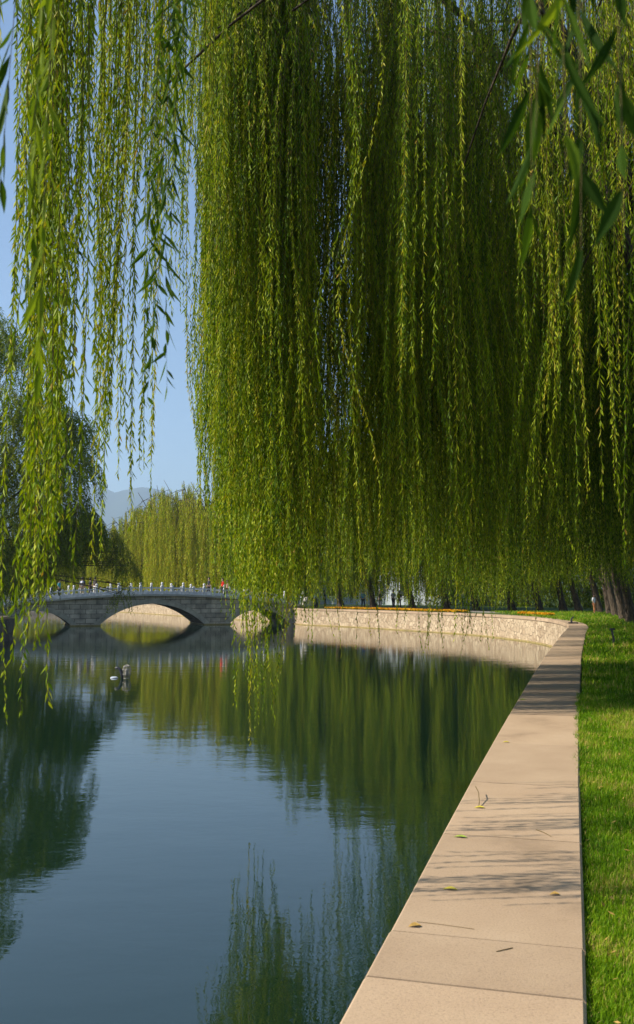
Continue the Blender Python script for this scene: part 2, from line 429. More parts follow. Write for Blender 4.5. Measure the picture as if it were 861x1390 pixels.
def willow(label, x, y, H, Rr, nst, seed, spacing, L0, W0, tip=(0.4, 2.2), lean=(0, 0), tr=0.28, z0=0.0, keep=None,
           group='willows along the bank', leafmat='leaf', nl=6, extra=None, clump=6, tone=(0.45, 0.2), ground=True, zone=None, stem=True, mid=0.3):
    rng = np.random.default_rng(seed); rnd = random.Random(seed)
    root = empty('willow_tree', (x, y, z0)); tag(root, label, 'tree', group)
    P0 = Vector((x, y, z0))
    fork = Vector((lean[0], lean[1], rnd.uniform(2.6, 3.4)))
    bm = bmesh.new()
    tp = [Vector((0, 0, -0.15)), Vector((0, 0, 0.05)), Vector((lean[0] * .2, lean[1] * .2, .7)), Vector((lean[0] * .55, lean[1] * .55, 1.8)), fork, fork + Vector((0, 0, .5))]
    tube(bm, tp, [tr * 1.7, tr * 1.45, tr * 1.08, tr * .95, tr * .9, tr * .55], 14)
    for v in bm.verts:
        a = math.atan2(v.co.y - lean[1] * min(1, v.co.z / 3), v.co.x - lean[0] * min(1, v.co.z / 3))
        s = 1 + .10 * math.sin(a * 4 + seed) * max(0, 1 - v.co.z / 1.5) + .04 * math.sin(a * 7 + v.co.z * 3)
        v.co.x *= s; v.co.y *= s
    from_bm('trunk', bm, M['bark'], root, True)
    S = []
    anchors = []
    for i in range(nl):
        ang = 2 * math.pi * (i + rnd.uniform(-.3, .3)) / nl + seed
        rr = Rr * rnd.uniform(.45, .7)
        e = Vector((lean[0] + rr * math.cos(ang), lean[1] + rr * math.sin(ang), H * rnd.uniform(.78, .92)))
        c = fork + Vector((math.cos(ang) * rr * .25, math.sin(ang) * rr * .25, (e.z - fork.z) * .65))
        pts = bez(fork, c, e, 9)
        bm = bmesh.new()
        r0 = tr * rnd.uniform(.42, .6)
        tube(bm, pts, [r0 * (1 - .8 * k / 8) for k in range(9)], 8)
        for j in range(5):
            t0 = pts[4 + (j * 4) // 4 - (1 if j == 4 else 0)]
            a2 = ang + rnd.uniform(-1.3, 1.3)
            r2 = Rr * rnd.uniform(.62, 1.0)
            zz = H * (1.0 - .38 * (r2 / Rr) ** 2) * rnd.uniform(.8, 1.0)
            e2 = Vector((lean[0] + r2 * math.cos(a2), lean[1] + r2 * math.sin(a2), max(zz - .6, t0.z * .8)))
            c2 = (t0 + e2) / 2 + Vector((0, 0, 1.3))
            p2 = bez(t0, c2, e2, 7)
            tube(bm, p2, [max(.012, r0 * .33 * (1 - .85 * k / 6)) for k in range(7)], 5)
            anchors.append(p2)
        anchors.append(pts[4:])
        from_bm('limb', bm, M['bark'], root, True)
    ncl = max(1, nst // clump)
    for c in range(ncl):
        p2 = rnd.choice(anchors)
        k = 1 + (len(p2) - 2.001) * rnd.random() ** .7
        a = p2[int(k)].lerp(p2[int(k) + 1], k - int(k))
        cx, cy = a.x + rnd.gauss(0, .55), a.y + rnd.gauss(0, .55)
        rad = math.hypot(cx - lean[0], cy - lean[1])
        clen = rnd.random(); cph = rnd.uniform(0, 6.28)
        for s in range(rnd.randint(max(1, clump // 2), int(clump * 1.5))):
            sx = x + cx + rnd.gauss(0, .13); sy = y + cy + rnd.gauss(0, .13)
            zt = z0 + a.z + rnd.uniform(-.5, .35)
            tz = z0 + rnd.uniform(*tip) + (rnd.random() ** 2) * 1.2 + clen * .8
            if rnd.random() < mid: tz = zt - rnd.uniform(1.0, max(1.2, zt - tz))
            od = Vector((cx - lean[0], cy - lean[1], 0)); od = od.normalized() if od.length > .1 else Vector((1, 0, 0))
            S.append((sx, sy, zt, min(tz, zt - .5), od.x * rnd.uniform(.05, .35), od.y * rnd.uniform(.05, .35), cph))
    if keep:
        S2 = []
        for s in S:
            r = keep(rnd, *s)
            if r is None: continue
            S2.append(r)
        S = S2
    if extra: S += extra
    crown_obj('crown', rng, S, spacing, L0, W0, [M[leafmat], M['twig']], root, tone_mu=tone[0], tone_sd=tone[1], stem=stem)
    return root

# ------------------------------------------------------------------ setting: pond outline
def catmull(P, n=8):
    out = []
    P = [P[0] * 2 - P[1]] + P + [P[-1] * 2 - P[-2]]
    for i in range(1, len(P) - 2):
        for k in range(n):
            t = k / n
            out.append(0.5 * ((2 * P[i]) + (-P[i - 1] + P[i + 1]) * t + (2 * P[i - 1] - 5 * P[i] + 4 * P[i + 1] - P[i + 2]) * t * t + (-P[i - 1] + 3 * P[i] - 3 * P[i + 1] + P[i + 2]) * t ** 3))
    out.append(P[-2])
    return out
V2 = lambda x, y: Vector((x, y))
def z0pt(px, py, z=0):
    p = at_z(px, py, z); return V2(p.x, p.y)
near = [z0pt(529, 1294), z0pt(655, 1047), z0pt(722, 925), z0pt(747, 884.6), z0pt(763.6, 862), z0pt(773, 848)]
d0 = (near[1] - near[0]).normalized()
near = [near[0] - d0 * 30, near[0] - d0 * 12] + near
far = [z0pt(752, 878.8, WZ), z0pt(728, 873, WZ), z0pt(700, 868.8, WZ), z0pt(640, 862, WZ), z0pt(560, 856.5, WZ), z0pt(490, 852, WZ), z0pt(415, 848.5, WZ)]
edge_a = catmull(near + far, 6)
beyond = [V2(-4.5, 96), V2(-10, 106), V2(-17, 119), V2(-28, 140), V2(-38, 152)]
edge_b = catmull([far[-1]] + beyond, 4)
left_far = [V2(-52, 158), V2(-60, 140), V2(-52, 118), V2(-42, 100), V2(-30.5, 82), V2(-28.0, 72), V2(-26, 64.5)]
left_c = [V2(-21.6, 61.5), V2(-19.4, 60.5)]
left_near = [V2(-18.9, 52), V2(-18.2, 40), V2(-17.5, 20), V2(-18, 0), V2(-20, -28)]
edge_c = catmull([edge_b[-1]] + left_far, 4)
edge_d = catmull(left_c, 1) + catmull(left_near, 4)
outline = edge_a + edge_b[1:] + edge_c[1:] + edge_d

# ground sheet with the pond cut out
def poly_mesh(name, loops, z, mat, kind='structure'):
    bm = bmesh.new()
    es = []
    for lp in loops:
        vs = [bm.verts.new((p[0], p[1], z)) for p in lp]
        for i in range(len(vs)): es.append(bm.edges.new((vs[i], vs[(i + 1) % len(vs)])))
    bmesh.ops.triangle_fill(bm, use_beauty=True, edges=es)
    for f in bm.faces:
        if f.normal.z < 0: f.normal_flip()
    o = from_bm(name, bm, mat)
    tag(o, kind=kind)
    return o
def offset(pl, d):
    out = []
    for i, p in enumerate(pl):
        t = (pl[min(i + 1, len(pl) - 1)] - pl[max(i - 1, 0)]).normalized()
        out.append(p + V2(t.y, -t.x) * d)     # to the right of travel = land side
    return out
land = offset(edge_a, .10) + offset(edge_b, .10)[1:] + offset(edge_c, .10)[1:] + offset(edge_d, .10)
big = 11000
poly_mesh('ground', [[(-big, -900), (big, -900), (big, 15000), (-big, 15000)], land], -0.06, M['ground'])
bm = bmesh.new()
o = offset(edge_a, .05) + offset(edge_b, .05)[1:] + offset(edge_c, .05)[1:] + offset(edge_d, .05)
wo = poly_mesh('water', [o], WZ, M['water'])
bo = poly_mesh('pond_bed', [o], WZ - 1.2, M['mud'])

def sweep(name, pl, prof, mat, parent=None, closed=True, uvs=False):
    bm = bmesh.new()
    offs = [offset(pl, d) for d, z in prof]
    rings = [[bm.verts.new((offs[j][i].x, offs[j][i].y, prof[j][1])) for j in range(len(prof))] for i in range(len(pl))]
    n = len(prof)
    for i in range(len(pl) - 1):
        for j in range(n if closed else n - 1):
            bm.faces.new((rings[i][j], rings[i + 1][j], rings[i + 1][(j + 1) % n], rings[i][(j + 1) % n]))
    if closed: bm.faces.new(rings[0]); bm.faces.new(rings[-1][::-1])
    bmesh.ops.recalc_face_normals(bm, faces=bm.faces)
    return from_bm(name, bm, mat, parent)

def resample(pl, ds):
    """walk a polyline; ds = list of arclength marks"""
    cum = [0]
    for i in range(1, len(pl)): cum.append(cum[-1] + (pl[i] - pl[i - 1]).length)
    out = []
    for s in ds:
        s = min(max(s, 0), cum[-1] - 1e-6)
        j = max(i for i in range(len(cum)) if cum[i] <= s)
        j = min(j, len(pl) - 2)
        t = (s - cum[j]) / (cum[j + 1] - cum[j])
        out.append((pl[j].lerp(pl[j + 1], t), (pl[j + 1] - pl[j]).normalized()))
    return out, cum[-1]

def wall_thing(name, label, pl, facing, width, slabs, cat='wall', thick=0.16, foot=True, slabmat='coping', rs=3, group=None, z=0.0):
    root = empty(name, (0, 0, 0)); tag(root, label, cat, group)
    sweep('stone_facing', pl, [(0.0, WZ - 1.2), (0.0, z - thick), (0.55, z - thick), (0.55, WZ - 1.2)], facing, root)
    if foot: sweep('footing', pl, [(-0.14, WZ - 0.6), (-0.14, WZ + 0.03), (-0.10, WZ + 0.07), (-0.002, WZ + 0.07), (-0.002, WZ - 0.6)], M['footing'], root)
    # coping slabs, chamfered, with open joints
    rnd = random.Random(rs)
    _, tot = resample(pl, [0])
    marks = slabs(tot, rnd)
    verts = []; faces = []; tones = []
    g = 0.007
    ch = 0.012
    for a, b in zip(marks[:-1], marks[1:]):
        nseg = max(1, int((b - a) / 1.2))
        st = [a + g + (b - a - 2 * g) * k / nseg for k in range(nseg + 1)]
        pts, _ = resample(pl, st)
        jz = rnd.uniform(-.003, .003); jt = rnd.uniform(-.006, .006); tn = rnd.random()
        prof = [(-0.05, z - thick + .001), (-0.05, z - ch), (-0.05 + ch, z), (width - .05 - ch, z), (width - .05, z - ch), (width - .05, z - thick + .001)]
        base = len(verts)
        for (p, t) in pts:
            nrm = V2(t.y, -t.x)
            for (dd, zz) in prof:
                q = p + nrm * (dd + jt)
                verts.append((q.x, q.y, zz + jz))
        for i in range(nseg):
            for j in range(6):
                k = (j + 1) % 6
                faces.append((base + i * 6 + j, base + (i + 1) * 6 + j, base + (i + 1) * 6 + k, base + i * 6 + k)); tones.append(tn)
        # end caps as two quads
        e = base + nseg * 6
        for s_, fl in ((base, 0), (e, 1)):
            for q in ((0, 1, 4, 5), (1, 2, 3, 4)):
                f = tuple(s_ + i for i in q)
                faces.append(f if fl else f[::-1]); tones.append(tn)
    me = np_mesh('coping', verts, faces, None, tones)
    link('coping', me, M[slabmat], root)
    return root

def slabs_main(tot, rnd):
    # arclength position where the camera-visible bit begins: joints read off the photograph
    pl = edge_a
    cum = 0; res = []
    def s_of_y(Y):
        c = 0
        for i in range(1, len(pl)):
            if pl[i].y >= Y:
                return c + (pl[i] - pl[i - 1]).length * (Y - pl[i - 1].y) / (pl[i].y - pl[i - 1].y)
            c += (pl[i] - pl[i - 1]).length
    ys = [3.86, 4.36, 6.05, 7.66, 9.6, 11.85]
    m = [s_of_y(y) for y in ys]
    s = m[0]
    lo = []
    while s > 0: lo.append(s); s -= 1.7
    m = [0] + lo[::-1][:-1] + m
    s = m[-1]
    while s < tot - 2.2:
        s += rnd.uniform(1.6, 2.1); m.append(s)
    m.append(tot)
    return m
def slabs_reg(tot, rnd):
    m = [0]
    while m[-1] < tot - 2.5: m.append(m[-1] + rnd.uniform(1.7, 2.2))
    m.append(tot); return m
wall_thing('retaining_wall', 'long curving pond wall of cream rubble stone capped by the broad pinkish stone ledge', edge_a, M['rubble'], 0.84, slabs_main)
wall_thing('retaining_wall', 'cream pond wall seen through the bridge arches beneath the far willows', edge_b, M['rubble'], 0.6, slabs_reg)
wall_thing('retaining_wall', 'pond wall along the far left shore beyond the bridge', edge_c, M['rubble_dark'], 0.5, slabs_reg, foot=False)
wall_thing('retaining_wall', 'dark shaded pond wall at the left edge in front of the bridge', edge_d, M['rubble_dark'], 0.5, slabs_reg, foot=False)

# paved walk behind the flower beds
walk = offset(edge_a, 4.4)[int(len(edge_a) * .72):]
wl = offset(edge_a, 8.4)[int(len(edge_a) * .72):]
poly_mesh('path', [[(p.x, p.y) for p in walk] + [(p.x, p.y) for p in wl[::-1]]], -0.052, M['paving'])

# ------------------------------------------------------------------ grass
def grass(name, pts_fn, n, hgt, wid, seed):
    rng = np.random.default_rng(seed)
    P, sc = pts_fn(rng, n)
    n = len(P)
    az = rng.uniform(0, 6.28, n)
    h = hgt * rng.uniform(.45, 1.3, n) * sc; w = wid * rng.uniform(.7, 1.3, n) * sc
    ln = rng.uniform(.1, .9, n)
    s = np.stack([np.cos(az), np.sin(az), 0 * az], 1); f = np.stack([-np.sin(az), np.cos(az), 0 * az], 1)
    b = np.concatenate([P, np.full((n, 1), -0.062)], 1)
    up = np.array([[0, 0, 1.]])
    v0 = b - s * w[:, None] / 2; v1 = b + s * w[:, None] / 2
    m = b + up * h[:, None] * .6 + f * (h * ln * .25)[:, None]
    v2 = m + s * w[:, None] * .4; v3 = m - s * w[:, None] * .4
    v4 = b + up * (h * (1 - .25 * ln))[:, None] + f * (h * ln * .8)[:, None]
    V = np.stack([v0, v1, v2, v3, v4], 1).reshape(-1, 3)
    i = np.arange(n)[:, None] * 5
    F4 = i + np.array([[0, 1, 2, 3]]); F3 = i + np.array([[3, 2, 4]])
    # patches of dry grass
    pn = np.sin(P[:, 0] * 1.9 + 1.3 * np.sin(P[:, 1] * .8)) * np.sin(P[:, 1] * 1.4 + 2 * np.sin(P[:, 0] * 1.1))
    p2 = np.sin(P[:, 0] * 7.1 + 2 * np.sin(P[:, 1] * 3.1)) * np.sin(P[:, 1] * 4.3 + np.sin(P[:, 0] * 5))
    tn = np.clip(rng.normal(.40, .2, n) + .22 * pn + .2 * p2, 0, .9)
    dry = rng.uniform(0, 1, n) < (.05 + .28 * np.clip(p2 * 1.5 + pn - .3, 0, 1)); tn[dry] = 1
    STATS[0] += 2 * n
    me = np_mesh(name, V, F4, F3, np.concatenate([tn, tn]))
    return tag(link(name, me, M['grass']), 'short green lawn beside the stone ledge', 'grass', kind='stuff')
ex = np.array([p.x for p in edge_a]); ey = np.array([p.y for p in edge_a])
upto = int(np.argmax(ey > 49)) or len(ey)
def near_pts(rng, n):
    u = rng.uniform(0, 1, n) ** .95
    Y = 2.2 * (14 / 2.2) ** u
    xe = np.interp(Y, ey[:upto], ex[:upto]) + 0.80 / math.cos(.28) - .045
    wmax = 0.35 + Y * .10
    X = xe + rng.uniform(0, 1, n) ** 1.15 * wmax * 1.5 + .03 * np.sin(Y * 7) * np.sin(Y * 2.3)
    return np.stack([X, Y], 1), np.clip(Y / 8, .75, 1.6)
grass('grass', near_pts, 190000, 0.068, 0.0045, 1)
def mid_pts(rng, n):
    Y = 13 * (75 / 13) ** rng.uniform(0, 1, n)
    xe = np.interp(np.minimum(Y, 47), ey[:upto], ex[:upto]) + .85 + np.maximum(0, Y - 47) * .02
    X = xe + rng.uniform(0, 1, n) * (1.2 + Y * .16)
    return np.stack([X, Y], 1), np.clip(Y / 10, 1.3, 2.6)
grass('grass', mid_pts, 90000, 0.075, 0.009, 2)

# ------------------------------------------------------------------ world, sun
SUN = Vector((-0.985, -0.10, 0)).normalized()
EL = R(37)
world = bpy.data.worlds.new('World'); scn.world = world
world.use_nodes = True
wn = world.node_tree
bg = wn.nodes['Background']
sky = wn.nodes.new('ShaderNodeTexSky'); sky.sky_type = 'NISHITA'; sky.sun_disc = False
sky.sun_elevation = EL; sky.sun_rotation = math.atan2(SUN.x, SUN.y)
sky.air_density = 1.0; sky.dust_density = 0.35; sky.ozone_density = 3.0
wn.links.new(sky.outputs[0], bg.inputs[0]); bg.inputs[1].default_value = 0.10
sl = bpy.data.lights.new('sun', 'SUN'); sl.energy = 5.0; sl.angle = R(0.5); sl.color = (1, .90, .74)
so = bpy.data.objects.new('sun', sl); COL.objects.link(so)
sv = Vector((SUN.x * math.cos(EL), SUN.y * math.cos(EL), math.sin(EL)))
so.rotation_euler = sv.to_track_quat('Z', 'Y').to_euler(); so.location = (-30, -5, 40)
scn.view_settings.view_transform = 'Standard'; scn.view_settings.look = 'None'
scn.view_settings.exposure = 0.8; scn.view_settings.gamma = 1
scn.render.engine = 'CYCLES'
scn.cycles.max_bounces = 4; scn.cycles.diffuse_bounces = 2; scn.cycles.glossy_bounces = 2; scn.cycles.transmission_bounces = 2; scn.cycles.volume_bounces = 0; scn.cycles.caustics_reflective = False; scn.cycles.caustics_refractive = False


# ------------------------------------------------------------------ bridge
BA = R(19)
BU = Vector((math.cos(BA), math.sin(BA), 0)); BV = Vector((-math.sin(BA), math.cos(BA), 0))
BP = Vector((-15.3, 86, 0))
def buz(px, py):
    d = ray(px, py); o = Vector((0, 0, CAMZ))
    t = (BP - o).dot(BV) / d.dot(BV)
    q = o + d * t
    return (q - BP).dot(BU), q.z
def bpt(u, v, z): return BP + BU * u + BV * v + Vector((0, 0, z))
dk = [buz(*p) for p in ((0, 823), (40, 820), (75, 817.6), (130, 812.5), (180, 809), (205, 807.6), (240, 808), (290, 811.5), (335, 815.4), (400, 821.5))]
pf = np.polyfit([d[0] for d in dk], [d[1] for d in dk], 2)
deck = lambda u: float(np.polyval(pf, u))
WB = 6.5
UL, UR = -19.5, 15.0
def circ(u0, u1, zs, zc):
    c = (u1 - u0) / 2; h = zc - zs; rr = (c * c + h * h) / (2 * h)
    um = (u0 + u1) / 2; z0 = zc - rr
    return um, z0, rr
ZS = WZ - 0.15
u100, u130, u281, u309 = [buz(p, 848)[0] for p in (100, 131, 281, 309)]
uc_l = buz(48, 830)[0]
arches = [(2 * uc_l - u100, u100, buz(48, 829)[1]), (u130, u281, buz(203, 819.5)[1]), (u309, u309 + (u100 - uc_l) * 2 - .4, buz(48, 829)[1])]
def under(u):
    for (a0, a1, zc) in arches:
        if a0 < u < a1:
            um, z0, rr = circ(a0, a1, ZS, zc)
            return z0 + math.sqrt(max(0, rr * rr - (u - um) ** 2))
    return None
bridge = empty('stone_bridge', tuple(BP)); bridge.rotation_euler = (0, 0, BA)
tag(bridge, 'grey stone footbridge with three low arches and a pale carved railing across the pond', 'bridge')
def bbm(): return bmesh.new()
bm = bbm()
us = set(np.linspace(UL, UR, 90).tolist())
for a0, a1, zc in arches:
    us |= set(np.linspace(a0 + 1e-4, a1 - 1e-4, 33).tolist()); us |= {a0 - 1e-3, a1 + 1e-3}
us = sorted(us)
uvl = bm.loops.layers.uv.new('uv')
def col4(u):
    lo = under(u); lo = WZ - 1.2 if lo is None else lo
    return [bm.verts.new((u, 0, lo)), bm.verts.new((u, 0, deck(u))), bm.verts.new((u, WB, deck(u))), bm.verts.new((u, WB, lo))]
cs = [col4(u) for u in us]
for i in range(len(cs) - 1):
    A, B_ = cs[i], cs[i + 1]
    for j in range(4):
        k = (j + 1) % 4
        f = bm.faces.new((A[j], B_[j], B_[k], A[k]))
        for l in f.loops:
            c_ = l.vert.co
            l[uvl].uv = (c_.x, c_.z) if j in (0, 2) else (c_.y, c_.x)
bm.faces.new(cs[0][::-1]); bm.faces.new(cs[-1])
bmesh.ops.recalc_face_normals(bm, faces=bm.faces)
def blink(name, bm, mat, smooth=False): return from_bm(name, bm, mat, bridge, smooth)
blink('arch_wall', bm, M['ashlar'])
for a0, a1, zc in arches:
    um, z0, rr = circ(a0, a1, ZS, zc)
    ang = math.asin((a1 - a0) / 2 / rr)
    nv = int(2 * ang * rr / .42)
    for side in (0, 1):
        bm = bbm(); uvl = bm.loops.layers.uv.new('uv')
        y0, y1 = (-.05, .3) if side == 0 else (WB - .3, WB + .05)
        for k in range(nv):
            t0 = -ang + 2 * ang * (k + .03) / nv; t1 = -ang + 2 * ang * (k + .97) / nv
            v = []
            for yy in (y0, y1):
                for (t, r_) in ((t0, rr - .015), (t1, rr - .015), (t1, rr + .42), (t0, rr + .42)):
                    v.append(bm.verts.new((um + math.sin(t) * r_, yy, z0 + math.cos(t) * r_)))
            for f in ((0, 1, 2, 3), (7, 6, 5, 4), (0, 4, 5, 1), (1, 5, 6, 2), (2, 6, 7, 3), (3, 7, 4, 0)):
                ff = bm.faces.new([v[i] for i in f])
                for l in ff.loops: l[uvl].uv = (k * .8 + .2 + (l.vert.co.x % .01), .12 + .1 * k)
        bmesh.ops.recalc_face_normals(bm, faces=bm.faces)
        blink('arch_ring', bm, M['ring'])
# pier footings
for ua, ub in ((u100, u130), (u281, u309)):
    bm = bbm(); box(bm, ua - .35, ub + .35, -.35, WB + .35, WZ - 1.1, WZ + .10)
    blink('pier_footing', bm, M['footing'])
def slopebox(bm, ua, ub, y0, y1, h0, h1, n=1, f=deck):
    for i in range(n):
        a = ua + (ub - ua) * i / n; b_ = ua + (ub - ua) * (i + 1) / n
        v = [bm.verts.new((u, y, f(u) + h)) for h in (h0, h1) for y in (y0, y1) for u in (a, b_)]
        fs = [(0, 2, 3, 1), (4, 5, 7, 6), (0, 1, 5, 4), (2, 6, 7, 3)]
        if i == 0: fs.append((0, 4, 6, 2))
        if i == n - 1: fs.append((1, 3, 7, 5))
        for q in fs: bm.faces.new([v[i_] for i_ in q])
for y0, y1 in ((-.22, .45), (WB - .45, WB + .22)):
    bm = bbm(); slopebox(bm, UL, UR, y0, y1, .003, .17, 40); blink('cornice', bm, M['marble_cap'])
bm = bbm(); slopebox(bm, UL, UR, .452, WB - .452, .003, .12, 40); blink('walkway', bm, M['paving'])
SPN = 1.97
uk = buz(220.5, 800)[0]
posts = [uk + SPN * k for k in range(-10, 9) if UL + .2 < uk + SPN * k < UR - .1]
post_me = None
for yc in (.12, WB - .12):
    for i, u in enumerate(posts):
        if post_me is None:
            bm = bbm()
            box(bm, -.11, .11, -.11, .11, 0, .80)
            lathe(bm, [(.11, .801), (.085, .83), (.075, .86), (.115, .90), (.12, .98), (.10, 1.05), (.05, 1.09)], seg=10)
            o_ = blink('railing_post', bm, M['marble']); post_me = o_.data
        else:
            o_ = bpy.data.objects.new('railing_post', post_me); COL.objects.link(o_); o_.parent = bridge
        o_.location = (u, yc, deck(u) + .171)
        if i + 1 < len(posts):
            a0, a1 = u + .112, posts[i + 1] - .112
            bm = bbm()
            slopebox(bm, a0, a1, yc - .06, yc + .06, .172, .44, 4)
            slopebox(bm, a0, a1, yc - .075, yc + .075, .71, .81, 4)
            um = (a0 + a1) / 2
            slopebox(bm, um - .09, um + .09, yc - .068, yc + .068, .441, .709)
            for q in (-.55, .55):
                for k in range(3): slopebox(bm, um + q - .16 + k * .05, um + q + .16 - k * .05, yc - .055, yc + .055, .441 + k * .055, .441 + (k + 1) * .055 - .001)
            slopebox(bm, um - .10, um + .10, yc - .09, yc + .09, .811, .90); slopebox(bm, um - .065, um + .065, yc - .065, yc + .065, .901, .97)
            # shallow relief fields on the solid lower board
            for q in (-.47, .47): slopebox(bm, um + q - .33, um + q + .33, yc - .075, yc + .075, .22, .40)
            blink('railing_panel', bm, M['marble'])
# drum stone ending the rail at the right bank
bm = bbm()
p_ = (UR + .05)
box(bm, UR - .25, UR + .75, -.02, .26, deck(UR) + .171, deck(UR) + .55)
lathe(bm, [(.22, deck(UR) + .551), (.26, deck(UR) + .66), (.2, deck(UR) + .86), (.08, deck(UR) + .95)], cx=UR + .1, cy=.12, seg=12)
blink('drum_stone', bm, M['marble_cap'])

# ------------------------------------------------------------------ people
def skin(name, verts, edges, mat, parent, sub=1):
    me = bpy.data.meshes.new('t'); bm = bmesh.new()
    lay = bm.verts.layers.skin.verify()
    vs = []
    for i, (x, y, z, r_) in enumerate(verts):
        v = bm.verts.new((x, y, z)); v[lay].radius = (r_, r_) if not isinstance(r_, tuple) else r_
        v[lay].use_root = (i == 0); vs.append(v)
    for a_, b_ in edges: bm.edges.new((vs[a_], vs[b_]))
    bm.to_mesh(me); bm.free()
    o_ = bpy.data.objects.new('t', me); COL.objects.link(o_)
    md = o_.modifiers.new('s', 'SKIN'); md.use_smooth_shade = True
    md2 = o_.modifiers.new('d', 'SUBSURF'); md2.levels = sub; md2.render_levels = sub
    dg = bpy.context.evaluated_depsgraph_get()
    nm = bpy.data.meshes.new_from_object(o_.evaluated_get(dg))
    bpy.data.objects.remove(o_); bpy.data.meshes.remove(me)
    nm.name = name
    nm.materials.clear()
    return link(name, nm, mat, parent)
_cm = {}
def cmat(c):
    if c not in _cm: _cm[c] = mat_plain('cloth_%d' % len(_cm), c, .85, .12, 20)
    return _cm[c]
SKINM = mat_plain('skin', (.48, .30, .22), .6, .05, 10)
HAIRM = mat_plain('black_hair', (.015, .012, .01), .5, .2, 30)
def person(label, loc, rz, shirt, pants, hgt=1.7, stride=.16, armb=.15, pack=None, group='people walking by the pond', skirt=False):
    root = empty('person', tuple(loc), rz); tag(root, label, 'person', group)
    k = hgt / 1.7
    J = [(0, 0, .95, (.135, .10)), (0, .01, 1.12, (.125, .09)), (0, .015, 1.30, (.15, .10)), (0, .01, 1.42, (.09, .07)), (0, 0, 1.49, .05), (0, -.01, 1.56, .075), (0, -.015, 1.63, .088), (0, -.01, 1.69, .06),
         (-.17, .01, 1.38, .055), (-.22, .03, 1.12, .042), (-.22, -armb, .92, .033), (-.215, -armb - .04, .84, .035),
         (.17, .01, 1.38, .055), (.22, .02, 1.12, .042), (.22, armb * .6 - .04, .90, .033), (.215, armb * .6 - .06, .82, .035),
         (-.09, 0, .86, .088), (-.10, -stride * .5 - .03, .50, .058), (-.10, -stride, .09, .04), (-.10, -stride - .14, .035, .035),
         (.09, 0, .86, .088), (.10, stride * .4 - .04, .50, .058), (.10, stride, .09, .04), (.10, stride - .14, .035, .035)]
    Ed = [(0, 1), (1, 2), (2, 3), (3, 4), (4, 5), (5, 6), (6, 7), (2, 8), (8, 9), (9, 10), (10, 11), (2, 12), (12, 13), (13, 14), (14, 15), (0, 16), (16, 17), (17, 18), (18, 19), (0, 20), (20, 21), (21, 22), (22, 23)]
    J = [(x * k, y * k, z * k, (tuple(q * k for q in r_) if isinstance(r_, tuple) else r_ * k)) for x, y, z, r_ in J]
    body = skin('body', J, Ed, SKINM, root, 1)
    def sub(ids, grow, name, m):
        mp = {j: i for i, j in enumerate(ids)}
        vv = [(J[j][0], J[j][1], J[j][2], (tuple(q + grow for q in J[j][3]) if isinstance(J[j][3], tuple) else J[j][3] + grow)) for j in ids]
        ee = [(mp[a_], mp[b_]) for a_, b_ in Ed if a_ in mp and b_ in mp]
        return skin(name, vv, ee, m, root, 1)
    sub([1, 0, 2, 3, 8, 9, 12, 13], .022 * k, 'shirt', cmat(shirt))
    sub([0, 16, 17, 18, 20, 21, 22], .018 * k, 'trousers', cmat(pants))
    bm = bmesh.new(); bmesh.ops.create_uvsphere(bm, u_segments=12, v_segments=8, radius=.112 * k)
    for v in bm.verts:
        v.co.y = v.co.y * 1.05 + .018 * k; v.co.z = v.co.z * 1.1 + 1.655 * k
    bmesh.ops.delete(bm, geom=[v for v in bm.verts if v.co.y < -.02 * k and v.co.z < 1.665 * k], context='VERTS')
    from_bm('hair', bm, HAIRM, root, True)
    for sx in (-1, 1):
        bm = bmesh.new()
        yy = (-stride if sx < 0 else stride) * k
        bmesh.ops.create_cube(bm, size=1, matrix=Matrix.Translation((sx * .10 * k, yy - .06 * k, .035 * k)) @ Matrix.Diagonal((.09 * k, .25 * k, .07 * k, 1)))
        from_bm('shoe', bm, HAIRM, root)
    if pack:
        bm = bmesh.new(); bmesh.ops.create_cube(bm, size=1, matrix=Matrix.Translation((0, .17 * k, 1.22 * k)) @ Matrix.Diagonal((.28 * k, .15 * k, .40 * k, 1)))
        bmesh.ops.bevel(bm, geom=bm.edges[:], offset=.04, segments=2, affect='EDGES')
        from_bm('backpack', bm, cmat(pack), root, True)
    return root
def on_bridge(px, v=1.1):
    # point on the walkway at picture column px
    a_ = (px - 430.5) / FPX
    u = 0
    for _ in range(12):
        q = bpt(u, v, deck(u) + .12)
        x_, _y = proj(*q)
        u += (px - x_) * .055
    return bpt(u, v, deck(u) + .122)
PB = 'people on the bridge'
person('person in a blue-green shirt standing alone at the bridge railing on the left', on_bridge(80), BA + 1.2, (.05, .30, .38), (.03, .04, .06), 1.72, .03, .02, group=PB)
person('person with a pale backpack over a dark blue top walking over the bridge', on_bridge(111.5), BA + 2.9, (.03, .05, .16), (.35, .30, .24), 1.74, .15, group=PB, pack=(.6, .62, .66))
person('person in black with bare arms on the bridge beside the one with the pale backpack', on_bridge(122.5), BA + 1.9, (.015, .015, .018), (.05, .05, .06), 1.66, .18, group=PB)
person('person in a dark top and white trousers under the overhanging branch on the bridge', on_bridge(129, 2.0), BA + 2.2, (.06, .05, .05), (.6, .6, .6), 1.72, .15, group=PB)
person('person in dark clothes on the bridge left of the person in red', on_bridge(283.5), BA - 1.4, (.02, .02, .03), (.03, .03, .04), 1.70, .12, group=PB)
person('person in a bright red top on the right half of the bridge', on_bridge(302), BA - 1.3, (.85, .02, .015), (.06, .05, .05), 1.70, .1, group=PB)
person('person in a dusty pink top just behind the one in red on the bridge', on_bridge(308.5, 1.8), BA - 1.5, (.45, .25, .2), (.08, .07, .07), 1.62, .1, group=PB)
person('person in a white shirt near the right end of the bridge', on_bridge(410, 1.4), BA - 1.2, (.75, .75, .78), (.55, .6, .7), 1.68, .12, group=PB)
